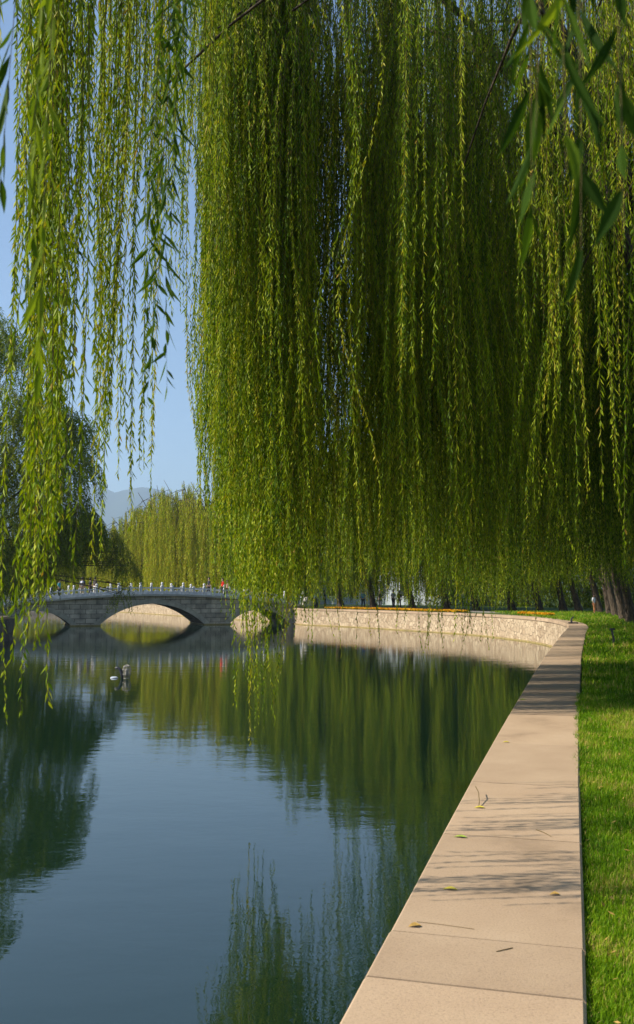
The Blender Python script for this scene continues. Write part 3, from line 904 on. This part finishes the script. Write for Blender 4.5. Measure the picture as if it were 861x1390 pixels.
GP = 'people on the far bank'
def gp(px, D):
    p = at_y(px, 800, D); return (p.x, p.y, -.05)
person('person in a pale striped shirt, left one of the strolling pair on the bank', gp(534, 90), .3, (.55, .58, .68), (.02, .02, .03), 1.76, .14, group=GP)
person('person in dark clothes with bare arms, right one of the strolling pair on the bank', gp(542, 89.5), -.4, (.03, .02, .02), (.02, .02, .025), 1.66, .12, group=GP)
person('person in dark clothes half hidden by strands left of the strolling pair', gp(516, 91), .2, (.04, .03, .03), (.03, .03, .03), 1.66, .1, group=GP)
person('person in a bright blue top on the bank above the yellow flowers', gp(493, 92), 2.6, (.04, .22, .6), (.04, .05, .07), 1.68, .12, group=GP)
person('person in a dark coat on the bank near the end of the bridge', gp(441, 95), 1.4, (.02, .03, .05), (.03, .03, .04), 1.7, .1, group=GP)
person('person in a light blue top at the bridge end beside the drum stone', gp(428, 96), 1.9, (.2, .38, .6), (.04, .05, .08), 1.62, .1, group=GP)
person('small figure in a white coat standing on the lawn beyond the end of the ledge', at_z(807, 833, 0), .8, (.7, .74, .8), (.6, .25, .1), 1.35, .05, group=GP)
person('person in a pale blue top between the trunks at right', at_z(829, 829.5, 0), 1.2, (.5, .6, .85), (.06, .06, .1), 1.7, .1, group=GP)

# ------------------------------------------------------------------ flower beds
def flower_bed(label, i0, i1, d0_, d1_, seed):
    rng = np.random.default_rng(seed)
    seg = edge_a[i0:i1]
    root_o = None
    n = 9000
    marks = np.sort(rng.uniform(0, 1, n))
    _, tot = resample(seg, [0])
    pts, _ = resample(seg, (marks * tot).tolist())
    P = np.array([[p.x + t.y * d, p.y - t.x * d] for (p, t), d in zip(pts, rng.uniform(d0_, d1_, n))])
    z = rng.uniform(-.03, .15, n)
    r_ = rng.uniform(.04, .085, n)
    c = np.concatenate([P, z[:, None]], 1)
    a = rng.normal(size=(n, 3)); a /= np.linalg.norm(a, axis=1, keepdims=True)
    b = np.cross(a, rng.normal(size=(n, 3))); b /= np.linalg.norm(b, axis=1, keepdims=True)
    V = np.stack([c + a * r_[:, None], c + b * r_[:, None], c - a * r_[:, None], c - b * r_[:, None]], 1).reshape(-1, 3)
    tn = np.where(z < .05, .1, np.clip(.22 + .5 * rng.uniform(0, 1, n) + .25 * (np.sin(marks * 40) > .4), 0, 1))
    me = np_mesh('flower_bed', V, np.arange(n * 4).reshape(-1, 4), None, tn)
    tag(link('flower_bed', me, M['flower']), label, 'flower bed', kind='stuff')
i_ = lambda px: min(range(len(edge_a)), key=lambda k: abs(proj(edge_a[k].x, edge_a[k].y, 0)[0] - px) + (0 if edge_a[k].y > 48 else 1e6))
flower_bed('low bed of orange and yellow flowers along the top of the cream wall', i_(600), i_(425) + 1, 1.2, 2.6, 5)
flower_bed('short bed of yellow flowers behind the willow strands on the curve of the wall', i_(700), i_(655), 2.2, 2.7, 6)

# ------------------------------------------------------------------ pale building behind the bank trees
A_ = at_y(372, 800, 128); B_ = at_y(600, 800, 112)
bl = empty('park_hall', (A_.x, A_.y, 0)); tag(bl, 'long pale blue-grey building glimpsed between the willows behind the flower bed', 'building')
dd = Vector((B_.x - A_.x, B_.y - A_.y, 0)); ln_ = dd.length; bl.rotation_euler = (0, 0, math.atan2(dd.y, dd.x))
bm = bmesh.new(); box(bm, 0, ln_, 0, 9, -.3, 5.6); from_bm('wall', bm, M['plaster'], bl)
bm = bmesh.new(); box(bm, -.5, ln_ + .5, -.5, 9.5, 5.601, 5.95); box(bm, 0, ln_, .3, 8.7, 5.951, 6.6); from_bm('roof', bm, M['roof'], bl)
for k in range(7):
    u0 = 1.6 + k * ln_ / 7
    w_ = None
    bm = bmesh.new(); 
    for (a0, a1, c0, c1) in ((u0 - .08, u0 + 1.48, .92, 1.0), (u0 - .08, u0 + 1.48, 2.9, 2.98), (u0 - .08, u0, 1.001, 2.899), (u0 + 1.4, u0 + 1.48, 1.001, 2.899), (u0 + .67, u0 + .73, 1.001, 2.899)):
        box(bm, a0, a1, -.06, -.002, c0, c1)
    w_ = from_bm('window', bm, M['white_plastic'], bl)
    bm = bmesh.new(); box(bm, u0 + .001, u0 + 1.399, -.03, -.003, 1.002, 2.898)
    pn_ = from_bm('pane', bm, M['glass'], w_)

# ------------------------------------------------------------------ hills
def hills(name, Y, prof, depth, seed):
    rng = random.Random(seed)
    xs = [p[0] for p in prof]; zs = [p[1] for p in prof]
    bm = bmesh.new()
    nx, ny = 240, 14
    X0, X1 = xs[0], xs[-1]
    g = []
    ph = [rng.uniform(0, 6) for _ in range(12)]
    for i in range(nx + 1):
        x = X0 + (X1 - X0) * i / nx
        h = float(np.interp(x, xs, zs))
        row = []
        for j in range(ny + 1):
            t = j / ny
            s_ = math.sin(math.pi * t) ** .8
            rough = sum(math.sin(x / (520 / (q + 1)) + ph[q] + t * 3 * (q % 3 - 1)) / (q + 1.5) for q in range(8))
            row.append(bm.verts.new((x, Y + depth * (t - .5), -4 + s_ * h * (1 + .05 * rough * (1 if t != .5 else .6)))))
        g.append(row)
    for i in range(nx):
        for j in range(ny): bm.faces.new((g[i][j], g[i + 1][j], g[i + 1][j + 1], g[i][j + 1]))
    bmesh.ops.recalc_face_normals(bm, faces=bm.faces)
    tag(from_bm(name, bm, M['mountain'], None, True), kind='structure')
def hx(px, py, Y):
    p = at_y(px, py, Y); return (p.x, p.z + 4)
YH = 7000
hills('hills', YH, [(-8600, 240)] + [hx(*q, YH) for q in ((-400, 730), (-60, 690), (30, 672), (90, 668), (135, 660), (160, 672), (178, 668), (205, 663), (232, 668), (262, 684), (330, 700), (430, 715), (700, 700))] + [(8600, 500)], 2400, 4)
bm = bmesh.new()
box(bm, -9500, 9500, -850, 9500, -4, 900)
bmesh.ops.recalc_face_normals(bm, faces=bm.faces)
hm, nt, out = newmat('haze_air')
pv = N(nt, 'ShaderNodeVolumePrincipled'); pv.inputs['Color'].default_value = (.55, .76, 1.0, 1); pv.inputs['Density'].default_value = 0.00018; pv.inputs['Anisotropy'].default_value = 0.2
nt.links.new(pv.outputs[0], out.inputs['Volume'])
HAZE = True
if HAZE: tag(from_bm('haze', bm, hm), kind='stuff')
else: bm.free()

# ------------------------------------------------------------------ small things
p = at_z(166, 920.5, WZ)
fl = empty('floating_lamp', tuple(p)); tag(fl, 'small pale floating fixture with a dark curved neck out on the water', 'float')
bm = bmesh.new(); lathe(bm, [(.10, -.06), (.14, -.02), (.14, .02), (.09, .05)], cx=-.28, seg=14); from_bm('float_disc', bm, M['plaster'], fl, False)
bm = bmesh.new(); tube(bm, [(-.26, 0, .34), (-.16, 0, .36), (-.06, 0, .27), (0, 0, .12), (.02, 0, -.05)], [.035, .05, .06, .065, .06], 8); from_bm('neck', bm, M['dark_metal'], fl, True)
bm = bmesh.new()
for k in range(8):
    a_ = k * math.pi / 4
    tube(bm, [(.16 + math.cos(a_) * r_, math.sin(a_) * r_, z_) for r_, z_ in ((.10, -.03), (.13, .12), (.15, .28), (.12, .40), (.03, .46))], [.011] * 5, 5)
for z_, r_ in ((.0, .11), (.14, .135), (.3, .15), (.41, .11)):
    tube(bm, [(.16 + math.cos(q) * r_, math.sin(q) * r_, z_) for q in np.linspace(0, 6.283, 17)], [.013] * 17, 5, cap=False)
from_bm('wire_cage', bm, M['paving'], fl, True)
bm = bmesh.new(); lathe(bm, [(.05, .05), (.075, .12), (.075, .26), (.04, .33)], cx=.16, seg=12); from_bm('bulb', bm, M['paving'], fl, True)

# little stake on the lawn
p = at_z(833, 877, 0)
bm = bmesh.new(); tube(bm, [(0, 0, -.1), (0.01, 0, .25), (-.03, 0, .5)], [.03, .03, .028], 6); box(bm, -.08, .05, -.03, .03, .5, .56)
o_ = from_bm('garden_stake', bm, M['dark_metal']); o_.location = (p.x, p.y, -.06); tag(o_, 'short dark stake standing in the sunny lawn', 'stake')
p = at_z(776, 846.5, 0)
bm = bmesh.new(); tube(bm, [(0, 0, 0), (0, 0, .22), (.12, .05, .32)], [.05, .045, .03], 7); box(bm, -.14, .3, -.06, .06, 0.002, .06)
o_ = from_bm('mooring_hook', bm, M['dark_metal']); o_.location = (p.x, p.y, 0.004); tag(o_, 'small dark fitting at the far corner of the ledge', 'fitting')
# thick dark cord tucked along the wall under the ledge
def fallen(px, py, L_, W_, mat, rz, label, stem=False, z=.002):
    p = at_z(px, py, 0)
    bm = bmesh.new()
    rows = []
    for a_, w_ in ((0, .08), (.2, .6), (.45, 1), (.7, .75), (.9, .3), (1, .03)):
        y_ = (a_ - .5) * L_; h_ = .004 * math.sin(a_ * 4) + .003
        rows.append([bm.verts.new((-w_ * W_ / 2, y_, z + h_ + .003 * w_)), bm.verts.new((0, y_, z + h_ * .5)), bm.verts.new((w_ * W_ / 2, y_, z + h_ + .006 * w_))])
    for r0_, r1_ in zip(rows, rows[1:]):
        for q in (0, 1): bm.faces.new((r0_[q], r0_[q + 1], r1_[q + 1], r1_[q]))
    o_ = from_bm('fallen_leaf', bm, M[mat]); tag(o_, label, 'leaf', 'fallen leaves on the ledge')
    o_.location = (p.x, p.y, 0); o_.rotation_euler = (0, 0, rz)
fallen(651, 1097, .075, .035, 'yellow_leaf', 1.4, 'yellow-brown fallen leaf touching the curled twig on the ledge')
fallen(625, 1137, .085, .032, 'green_leaf', 1.2, 'greenish fallen leaf on the ledge between two bands of shadow')
fallen(611, 1208, .075, .03, 'yellow_leaf', 1.3, 'bright yellow fallen leaf just below the nearest band of shadow')
fallen(563, 1258, .06, .035, 'dry_leaf', 1.7, 'brown curled leaf, the fallen leaf closest to the camera')
fallen(753, 1215, .05, .028, 'dry_leaf', 1.5, 'pale tan fallen leaf near the lawn side of the ledge')
fallen(687, 1008, .07, .03, 'yellow_leaf', 1.5, 'small yellow fallen leaf on the clear sunlit middle of the ledge')
fallen(709, 950, .09, .05, 'green_leaf', 1.1, 'green fallen leaf at the water edge of the ledge, farthest from the camera')
def twig(pts, label, r_=.0022):
    bm = bmesh.new()
    q = [at_z(x_, y_, 0) + Vector((0, 0, h_)) for x_, y_, h_ in pts]
    tube(bm, q, [r_] * len(q), 5)
    o_ = from_bm('twig', bm, M['twig']); tag(o_, label, 'twig', 'fallen twigs on the ledge')
twig([(650, 1096, .004), (651, 1092, .02), (650, 1085, .05), (646, 1079, .06)], 'thin curled twig standing up beside a yellow-brown leaf', .0035)
twig([(728, 1127, .004), (738, 1131, .006), (748, 1136, .004)], 'short straight twig on the ledge near its middle')
twig([(674, 1293, .004), (685, 1291, .006), (696, 1288, .004)], 'short twig on the ledge close to the camera')
twig([(566, 1252, .003), (600, 1256, .004), (644, 1262, .003)], 'long thin reddish stem lying across the nearest slab', .0012)
# scattered dry leaves in the lawn: loose litter
rng = np.random.default_rng(9)
n = 420
Y = 2.5 * (30 / 2.5) ** rng.uniform(0, 1, n)
X = np.interp(Y, ey[:upto], ex[:upto]) + .88 + rng.uniform(0, 1, n) * (.5 + Y * .13)
c = np.stack([X, Y, rng.uniform(-.02, .02, n)], 1)
a = rng.normal(size=(n, 3)) * [1, 1, .3]; a /= np.linalg.norm(a, axis=1, keepdims=True)
b = np.cross(a, [0, 0, 1.]) + rng.normal(size=(n, 3)) * .2
r1 = rng.uniform(.012, .026, n)[:, None]
V = np.stack([c - a * r1, c + b * r1 * .4, c + a * r1, c - b * r1 * .4], 1).reshape(-1, 3)
tag(link('leaf_litter', np_mesh('leaf_litter', V, np.arange(n * 4).reshape(-1, 4)), M['dry_leaf']), 'small dry leaves scattered through the lawn', 'leaf litter', kind='stuff')
#@@TREES
# ------------------------------------------------------------------ trees
def env_tip(px):
    """lowest picture row the foreground curtain reaches, by picture column"""
    return np.interp(px, [0, 285, 292, 310, 328, 340, 355, 372, 395, 420, 740, 1400], [300, 380, 700, 770, 850, 985, 975, 870, 900, 850, 845, 845])
def keep_main(rnd, x, y, zt, tz, dx, dy, ph):
    if y > 2 and proj(x, y, 5)[0] > 960 and rnd.random() < .7: return None
    if y < 2.0 and x > 2.5: return (x, y, zt, tz, dx, dy, ph)
    if y < 2: return None
    px, py = proj(x + dx, y + dy, tz)
    if px < 288 and y < 40:
        if rnd.random() < .9: return None
        z = at_y(px, rnd.uniform(60, 420), y).z
        return (x, y, max(zt, z + .6), max(z, tz), dx, dy, ph)
    if y < 11 and px < 900: return None
    e = min(env_tip(px), 848) - abs(rnd.gauss(0, 60)) if px < 420 else env_tip(px) - abs(rnd.gauss(0, 38))
    if px > 420 and rnd.random() < .07: e += rnd.uniform(10, 70)
    if px > 745: e = min(e, 800 - abs(rnd.gauss(0, 14)) + (25 if rnd.random() < .12 else 0))
    e -= 75 * ((ph * 3.7) % 1) ** 2
    if 522 < px < 582 and rnd.random() < .85: e -= 45
    z = at_y(px, e, y).z
    if 11 < y < 24 and (y % 1.3) > .72: z += .9 + 2.2 * ((ph * 7.3) % 1)
    z = max(z, WZ + .35)
    tz = max(tz, z)
    if tz > zt - .4: return None
    return (x, y, zt, tz, dx, dy, ph)

# overhead tree: strands read from the photograph
rw = random.Random(11)
E = []
def hang(px, D, tipy, n, sx=.12, top=8.5, var=60, sy=.2):
    cph = rw.uniform(0, 6.28)
    for i in range(n):
        ty = tipy - abs(rw.gauss(0, var)) if i else tipy
        p = at_y(px, ty, D)
        x = p.x + rw.gauss(0, sx); y = D + rw.gauss(0, sy)
        E.append((x, y, top + rw.uniform(-.8, .8), p.z, rw.uniform(-.1, .1) * sx / .12, rw.uniform(-.1, .1) * sx / .12, cph + rw.uniform(-.2, .2)))
for a in [(36, 4.72, 985, 5), (42, 4.75, 880, 8), (54, 4.7, 810, 8), (34, 4.72, 700, 5), (46, 4.72, 420, 10), (62, 4.75, 330, 6), (30, 4.72, 200, 5)]: hang(*a, sy=.05, sx=.04)
for a in [(64, 5.13, 790, 7), (48, 5.13, 700, 4)]: hang(*a, sy=.04, sx=.05)
for a in [(70, 5.95, 740, 7), (62, 6.0, 640, 7), (48, 6.05, 700, 6), (54, 6.0, 380, 11), (72, 6.05, 230, 7), (38, 5.95, 250, 6)]: hang(*a, sy=.06, sx=.05)
for a in [(788, 8.2, 700, 5), (770, 8.6, 560, 4), (806, 8.4, 500, 4), (830, 8.0, 480, 4), (858, 8.3, 600, 4), (845, 8.8, 360, 5), (735, 9.5, 420, 3), (640, 10, 330, 2), (875, 8.4, 520, 4), (820, 9.4, 300, 4), (860, 9.5, 240, 4)]: hang(*a, sx=.07, top=9.2)
for a in [(4, 6.6, 400, 3), (18, 6.6, 600, 3),
          (100, 6.4, 500, 1), (125, 6.6, 600, 6), (132, 6.5, 760, 3), (147, 6.8, 640, 6), (160, 6.6, 600, 6), (172, 6.7, 720, 4), (180, 6.5, 620, 3),
          (204, 7, 640, 2), (218, 7.2, 400, 3), (152, 6.5, 460, 5), (122, 6.8, 380, 4), (262, 10.5, 530, 3), (290, 11.5, 690, 4), (276, 11.8, 600, 3)]:
    hang(*a, sx=.06)
for i in range(30):
    px = rw.uniform(112, 300) if i % 6 else rw.uniform(0, 300)
    hang(px, rw.uniform(7.5, 12), rw.uniform(60, 330), 4, var=50, sx=.09)
for i in range(700):   # unseen rest of the crown overhead, behind and right; added to block sky light
    cx_, cy_ = rw.uniform(-1.5, 10), rw.uniform(-3, 11)
    if math.hypot(cx_ - 4.5, cy_ - 5) > 7.6: continue
    lo = max(1.8 if cx_ > 4.5 + .25 * cy_ else 3.2, 2.3 + .68 * cy_ if cx_ < .36 * cy_ + .6 else 1.8)
    for j in range(3): E.append((cx_ + rw.gauss(0, .15), cy_ + rw.gauss(0, .15), 9.6 - .04 * (cx_ - 4.5) ** 2, min(9, lo + rw.uniform(0, 2.5)), .1, 0))
SWAY[0] = .4
willow('overhead willow on the lawn whose loose strands hang across the open sky at left', 4.7, 5.6, 10.5, 7.6, 0, 3, 0.022, 0.092, 0.0135, extra=E, keep=None, tone=(.62, .18), group='willows along the right bank', nl=7)
SWAY[0] = 1.0
W = 'willows along the right bank'
# hero strands of the second tree, dipping to the water
H2 = []
for px, D, ty, n in [(344, 14.6, 1010, 7), (338, 14.4, 960, 8), (352, 14.7, 930, 8), (330, 14.5, 890, 6), (360, 14.6, 890, 7), (384, 15, 965, 3), (388, 14.8, 900, 8), (610, 17, 905, 4), (612, 18, 880, 6), (577, 19, 885, 4), (652, 20, 880, 4), (500, 18, 890, 4), (456, 17, 880, 6), (420, 16, 890, 6), (640, 19, 870, 5), (590, 18, 865, 5), (535, 18, 860, 5),
                     (300, 14, 770, 5), (304, 13.8, 690, 6), (322, 14, 830, 6), (366, 14.5, 850, 6)]:
    for i in range(n):
        p = at_y(px, ty - abs(rw.gauss(0, 50)) * (i > 0), D)
        H2.append((p.x + rw.gauss(0, .08), D + rw.gauss(0, .15), 10.5, p.z, rw.uniform(-.1, .1), .05))

# twigs of the overhead willow that hang close to the camera
rng = np.random.default_rng(77)
ow = [o for o in bpy.data.objects if o.name.startswith('willow_tree')][0]
NS = []
def nearst(px, D, ty, top=3.2):
    p = at_y(px, ty, D)
    NS.append((p.x + .02, D, top, p.z, -.02, .02))

for a in [(716, 1.15, 200), (738, 1.1, 270), (752, 1.2, 330), (775, 1.0, 230), (800, 1.05, 200), (826, 1.05, 330), (848, .95, 440), (690, 1.5, 70), (862, 1.0, 300)]: nearst(*a)
def spray(S, L0, W0, sp, splay, tm):
    V, F4, tn, mi = strand_mesh(rng, S, sp, L0, W0, fine=True, splay=splay, tone_mu=tm, stem=.35)
    link('leafy_twig', np_mesh('leafy_twig', V - np.array(ow.location), F4, None, tn, mi), [M['leaf_near'], M['twig']], ow)
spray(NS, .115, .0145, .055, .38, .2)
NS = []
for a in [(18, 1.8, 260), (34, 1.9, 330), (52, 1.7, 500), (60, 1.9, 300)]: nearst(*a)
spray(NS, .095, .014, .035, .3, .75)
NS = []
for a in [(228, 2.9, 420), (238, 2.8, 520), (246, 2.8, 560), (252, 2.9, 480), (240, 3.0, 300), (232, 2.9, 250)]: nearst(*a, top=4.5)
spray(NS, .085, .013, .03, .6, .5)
for i in range(400):
    px = 272 + 130 * rw.random() ** .8; D = 12.3 + 1.25 * int(6 * rw.random() ** 1.2) + rw.gauss(0, .16)
    ty = min(float(env_tip(max(px, 294))), 850) - abs(rw.gauss(0, 90)) - (px < 290) * rw.uniform(0, 400) - (rw.random() < .4) * rw.uniform(50, 400)
    p = at_y(px, ty, D); ph_ = rw.uniform(0, 6.28)
    for j in range(4): H2.append((p.x + rw.gauss(0, .09), D + rw.gauss(0, .09), 12.5 + rw.uniform(-1, 1), max(p.z, WZ + .4) + abs(rw.gauss(0, .4)), .05, .05, ph_))
willow('large willow nearest the camera, curtain of yellow-green strands dipping to the pond', 7.2, 15.0, 16.5, 9.2, 5600, 21, 0.028, 0.105, 0.0175, lean=(-.6, 0), keep=keep_main, extra=H2, tone=(.55, .2), group=W, nl=8, tr=.34, clump=9)
willow('willow curtain with shade put into its leaf colour, behind the nearest large willow, right of centre', 10.4, 23.5, 20, 9.5, 3800, 22, 0.044, 0.125, 0.024, lean=(-.6, 0), keep=keep_main, tone=(.24, .18), group=W, nl=8, tr=.34, clump=9)  # low leaf tone stands in for the shade deep in the canopy
willow('tall willow hanging over the ledge midway along the row', 12.3, 32, 19, 11, 3000, 23, 0.06, 0.13, 0.027, lean=(-.5, 0), keep=keep_main, tone=(.42, .2), group=W, nl=7, tr=.33)
willow('willow crown overhanging the ledge just before the row of visible trunks', 14.5, 40, 19, 11, 2600, 24, 0.08, 0.15, 0.034, lean=(-.5, 0), keep=keep_main, tone=(.42, .2), group=W, nl=7, tr=.33)
# the row of trunks by the lawn
rowl = [(858, 845, 'willow trunk at the right edge of the picture, nearest in the row'), (848, 841.5, 'willow trunk just left of the nearest trunk at the right edge'),
        (837, 836, 'third willow trunk from the right edge, dark and leaning'), (829, 833.5, 'fourth willow trunk from the right edge of the lawn'),
        (814, 831.5, 'willow leaning left at the back of the lawn behind the white figure'), (786, 830, 'willow trunk standing behind the far end of the ledge'),
        (765, 829.5, 'willow with short forked trunk behind the end of the wall'), (733, 829, 'willow with pale trunk above the curve of the wall')]
for i, (px, py, lb) in enumerate(rowl):
    p = at_z(px, py, 0)
    willow(lb, p.x, p.y, 18 + (i % 3), 7, 800, 40 + i, 0.13, 0.24, 0.055, tip=(1.6, 3.6), lean=(-.5 - .1 * (i % 3), 0), tr=.21 if i < 3 else .23, group=W, nl=5, clump=9, tone=(.4, .2), stem=2, mid=.35)
bank = [(690, 78, 'willow over the middle of the cream wall'), (640, 80, 'willow left of the white gap above the cream wall'), (600, 82, 'willow hanging above the flower bed, right of the strolling pair'),
        (553, 84, 'willow with dark bent trunk beside the strolling pair'), (500, 88, 'willow above the yellow flower bed left of the strolling pair'), (455, 90, 'willow near the right end of the bridge'),
        (420, 97, 'willow standing behind the bridge end'), (380, 104, 'willow partly hidden behind the hanging strands right of the bridge')]
for i, (px, D, lb) in enumerate(bank):
    p = at_y(px, 800, D)
    willow(lb, p.x + .6, p.y + 1.5, (21, 21, 20.5, 20.5, 20, 19.5, 18, 17)[i] + .6 * (i % 2), 7.6, 1250, 60 + i, 0.13, 0.26, 0.058, tip=(2.1, 3.8) if i in (2, 3) else (.0, 2.2), lean=(-.6, -.2), tr=.26, group=W, nl=5, clump=9, tone=(.5, .2), stem=2)
# willows beyond the bridge
FW = 'willows beyond the bridge'
for i, (px, D, ht, lb) in enumerate([(338, 122, 19.0, 'tall light green willow beyond the right arch of the bridge'), (300, 126, 19.5, 'light green willow above the person in red on the bridge'),
                                 (262, 130, 19.0, 'rounded light green willow beyond the bridge crown'), (226, 138, 18.5, 'light green willow just left of the bridge crown, with a feathery top'),
                                 (190, 150, 17.0, 'lower willow where the far shore drops away, below the hills'), (150, 160, 14, 'small distant willow under the blue hills'),
                                 (100, 168, 15, 'distant willow seen between the left tree and the hanging strands'), (40, 172, 15, 'distant willow behind the dark left trees')]):
    p = at_y(px, 800, D)
    willow(lb, p.x, p.y, ht, 7.5, 900, 80 + i, 0.17, 0.38, 0.08, tip=(-.2, 1.6), tr=.26, group=FW, nl=6, clump=10, tone=(.9, .12), stem=2)

# dark broad trees on the left bank
def leafy(label, base, clumps, seed, mat, tr=.35, group='dark trees on the left bank', fork=4.0, spacing=.07, L0=.2, W0=.05, per=60, tone=(.4, .2), lenr=(.5, 2.0)):
    rng = np.random.default_rng(seed); rnd = random.Random(seed)
    root = empty('leafy_tree', base); tag(root, label, 'tree', group)
    B = Vector(base)
    fk = Vector((0, 0, fork))
    bm = bmesh.new()
    tube(bm, [Vector((0, 0, -.2)), Vector((0, 0, .1)), Vector((.05, 0, .9)), Vector((.15, .1, fork * .6)), fk, fk + Vector((0, 0, .6))], [tr * 1.6, tr * 1.4, tr * 1.05, tr * .95, tr * .85, tr * .5], 12)
    from_bm('trunk', bm, M['bark'], root, True)
    S = []
    for (c, rad, k) in clumps:
        e = Vector(c) - B
        mid = fk.lerp(e, .45) + Vector((0, 0, abs(e.z - fork) * .12 + .4))
        bm = bmesh.new()
        pts = bez(fk, mid, e, 8)
        r0 = tr * rnd.uniform(.25, .4)
        tube(bm, pts, [r0 * (1 - .85 * i / 7) + .01 for i in range(8)], 6)
        for j in range(5):
            q = pts[rnd.randint(4, 7)]
            d = Vector((rnd.gauss(0, 1), rnd.gauss(0, 1), rnd.gauss(.2, .6))).normalized() * rad * .9
            tube(bm, bez(q, q + d * .5 + Vector((0, 0, .3)), e + d, 5), [.035, .03, .022, .016, .01], 4)
        from_bm('limb', bm, M['bark'], root, True)
        for s in range(int(per * k)):
            v = Vector((rnd.gauss(0, 1), rnd.gauss(0, 1), rnd.gauss(0, 1))).normalized() * rad * rnd.uniform(.35, 1.05) ** .6
            v.z *= .75
            a = Vector(c) + v
            ll = rnd.uniform(*lenr)
            o = v.normalized() if v.length > 0 else Vector((1, 0, 0))
            S.append((a.x, a.y, a.z, a.z - ll, o.x * ll * .6, o.y * ll * .6))
    crown_obj('crown', rng, S, spacing, L0, W0, [M[mat], M['twig']], root, tone_mu=tone[0], tone_sd=tone[1], stem=2, splay=.8)
    return root
def cl(px, py, D, r, k=1.0):
    p = at_y(px, py, D); return (tuple(p), r, k)
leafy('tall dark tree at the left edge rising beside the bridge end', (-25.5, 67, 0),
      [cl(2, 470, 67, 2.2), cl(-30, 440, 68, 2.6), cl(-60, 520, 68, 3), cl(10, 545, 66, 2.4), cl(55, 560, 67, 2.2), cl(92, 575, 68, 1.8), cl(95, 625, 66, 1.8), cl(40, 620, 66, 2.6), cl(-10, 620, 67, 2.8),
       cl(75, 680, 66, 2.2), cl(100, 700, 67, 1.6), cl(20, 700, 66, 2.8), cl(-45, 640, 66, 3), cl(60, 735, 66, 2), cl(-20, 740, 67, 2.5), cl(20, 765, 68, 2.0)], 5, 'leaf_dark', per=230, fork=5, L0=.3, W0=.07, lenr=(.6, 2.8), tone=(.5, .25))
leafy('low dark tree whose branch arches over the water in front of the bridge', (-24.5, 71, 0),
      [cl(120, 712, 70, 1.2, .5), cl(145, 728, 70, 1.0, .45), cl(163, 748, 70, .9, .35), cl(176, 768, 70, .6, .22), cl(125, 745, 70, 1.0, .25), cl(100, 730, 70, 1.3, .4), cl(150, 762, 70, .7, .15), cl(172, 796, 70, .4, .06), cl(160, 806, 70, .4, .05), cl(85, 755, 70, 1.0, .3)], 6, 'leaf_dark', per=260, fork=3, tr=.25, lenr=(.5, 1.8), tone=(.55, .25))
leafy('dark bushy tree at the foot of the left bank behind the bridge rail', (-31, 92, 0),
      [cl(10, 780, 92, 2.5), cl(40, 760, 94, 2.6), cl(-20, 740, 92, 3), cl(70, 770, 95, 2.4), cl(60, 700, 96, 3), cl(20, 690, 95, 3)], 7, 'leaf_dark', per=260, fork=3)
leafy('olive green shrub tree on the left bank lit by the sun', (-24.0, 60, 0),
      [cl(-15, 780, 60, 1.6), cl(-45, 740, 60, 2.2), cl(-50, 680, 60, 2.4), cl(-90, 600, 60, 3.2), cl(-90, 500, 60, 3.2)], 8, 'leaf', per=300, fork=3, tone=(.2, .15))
# dark evergreen belt closing the lawn behind the trunks
for i, (px, D, w_, lb) in enumerate([(610, 112, 3, 'dark evergreen behind the bank willows, left of the lawn'), (665, 108, 3.2, 'dark evergreen behind the curve of the wall'), (715, 104, 3.4, 'dark evergreen behind the end of the wall'),
                                 (765, 100, 3.4, 'dark evergreen closing the view above the end of the ledge'), (815, 96, 3.4, 'dark evergreen behind the row of willow trunks'), (865, 90, 3.4, 'dark evergreen behind the trunks at the right edge'), (930, 84, 3.4, 'dark evergreen beyond the right edge of the lawn')]):
    b_ = at_y(px, 800, D)
    C_ = [((b_.x + dx_, b_.y + dy_, zz), w_ * k_, 1.0) for dx_, dy_, zz, k_ in ((0, 0, 1.6, .9), (-2.6, .5, 1.4, .8), (2.6, -.4, 1.5, .8), (0, 0, 4.2, 1), (-2.2, 0, 4.4, .8), (2.2, 0, 4.3, .8), (0, 0, 7, .8))]
    leafy(lb, (b_.x, b_.y, -.05), C_, 200 + i, 'leaf_dark', per=170, fork=1.2, tr=.2, L0=.36, W0=.11, spacing=.12, tone=(.1, .15), group='dark evergreens behind the lawn', lenr=(.4, 1.2))
for i, (px, D, lb) in enumerate([(10, 186, 'shrubby tree low on the far shore, seen under the left arch'), (60, 184, 'shrubby tree on the far shore between the left arch and the pier'), (115, 182, 'shrubby tree on the far shore left of the centre arch'),
                                 (165, 176, 'shrubby tree behind the far willows, in line with the left side of the centre arch'), (215, 164, 'shrubby tree behind the far willows, in line with the bridge crown'), (262, 152, 'shrubby tree behind the far willows, in line with the right side of the centre arch'), (310, 146, 'shrubby tree behind the far willows, in line with the right pier')]):
    b_ = at_y(px, 800, D)
    C_ = [((b_.x + dx_, b_.y, zz), 3.6 * k_, 1.0) for dx_, zz, k_ in ((0, 1.8, 1), (-4, 1.6, .9), (4, 1.7, .9), (0, 5, 1), (-3.2, 5, .9), (3.2, 5.2, .9))]
    leafy(lb, (b_.x, b_.y, -.05), C_, 300 + i, 'leaf_dark', per=120, fork=1.2, tr=.2, L0=.45, W0=.16, spacing=.16, tone=(.4, .15), group='shrubby trees on the far shore', lenr=(.4, 1.2))
#@@ENDTREES
print('faces', STATS[0])
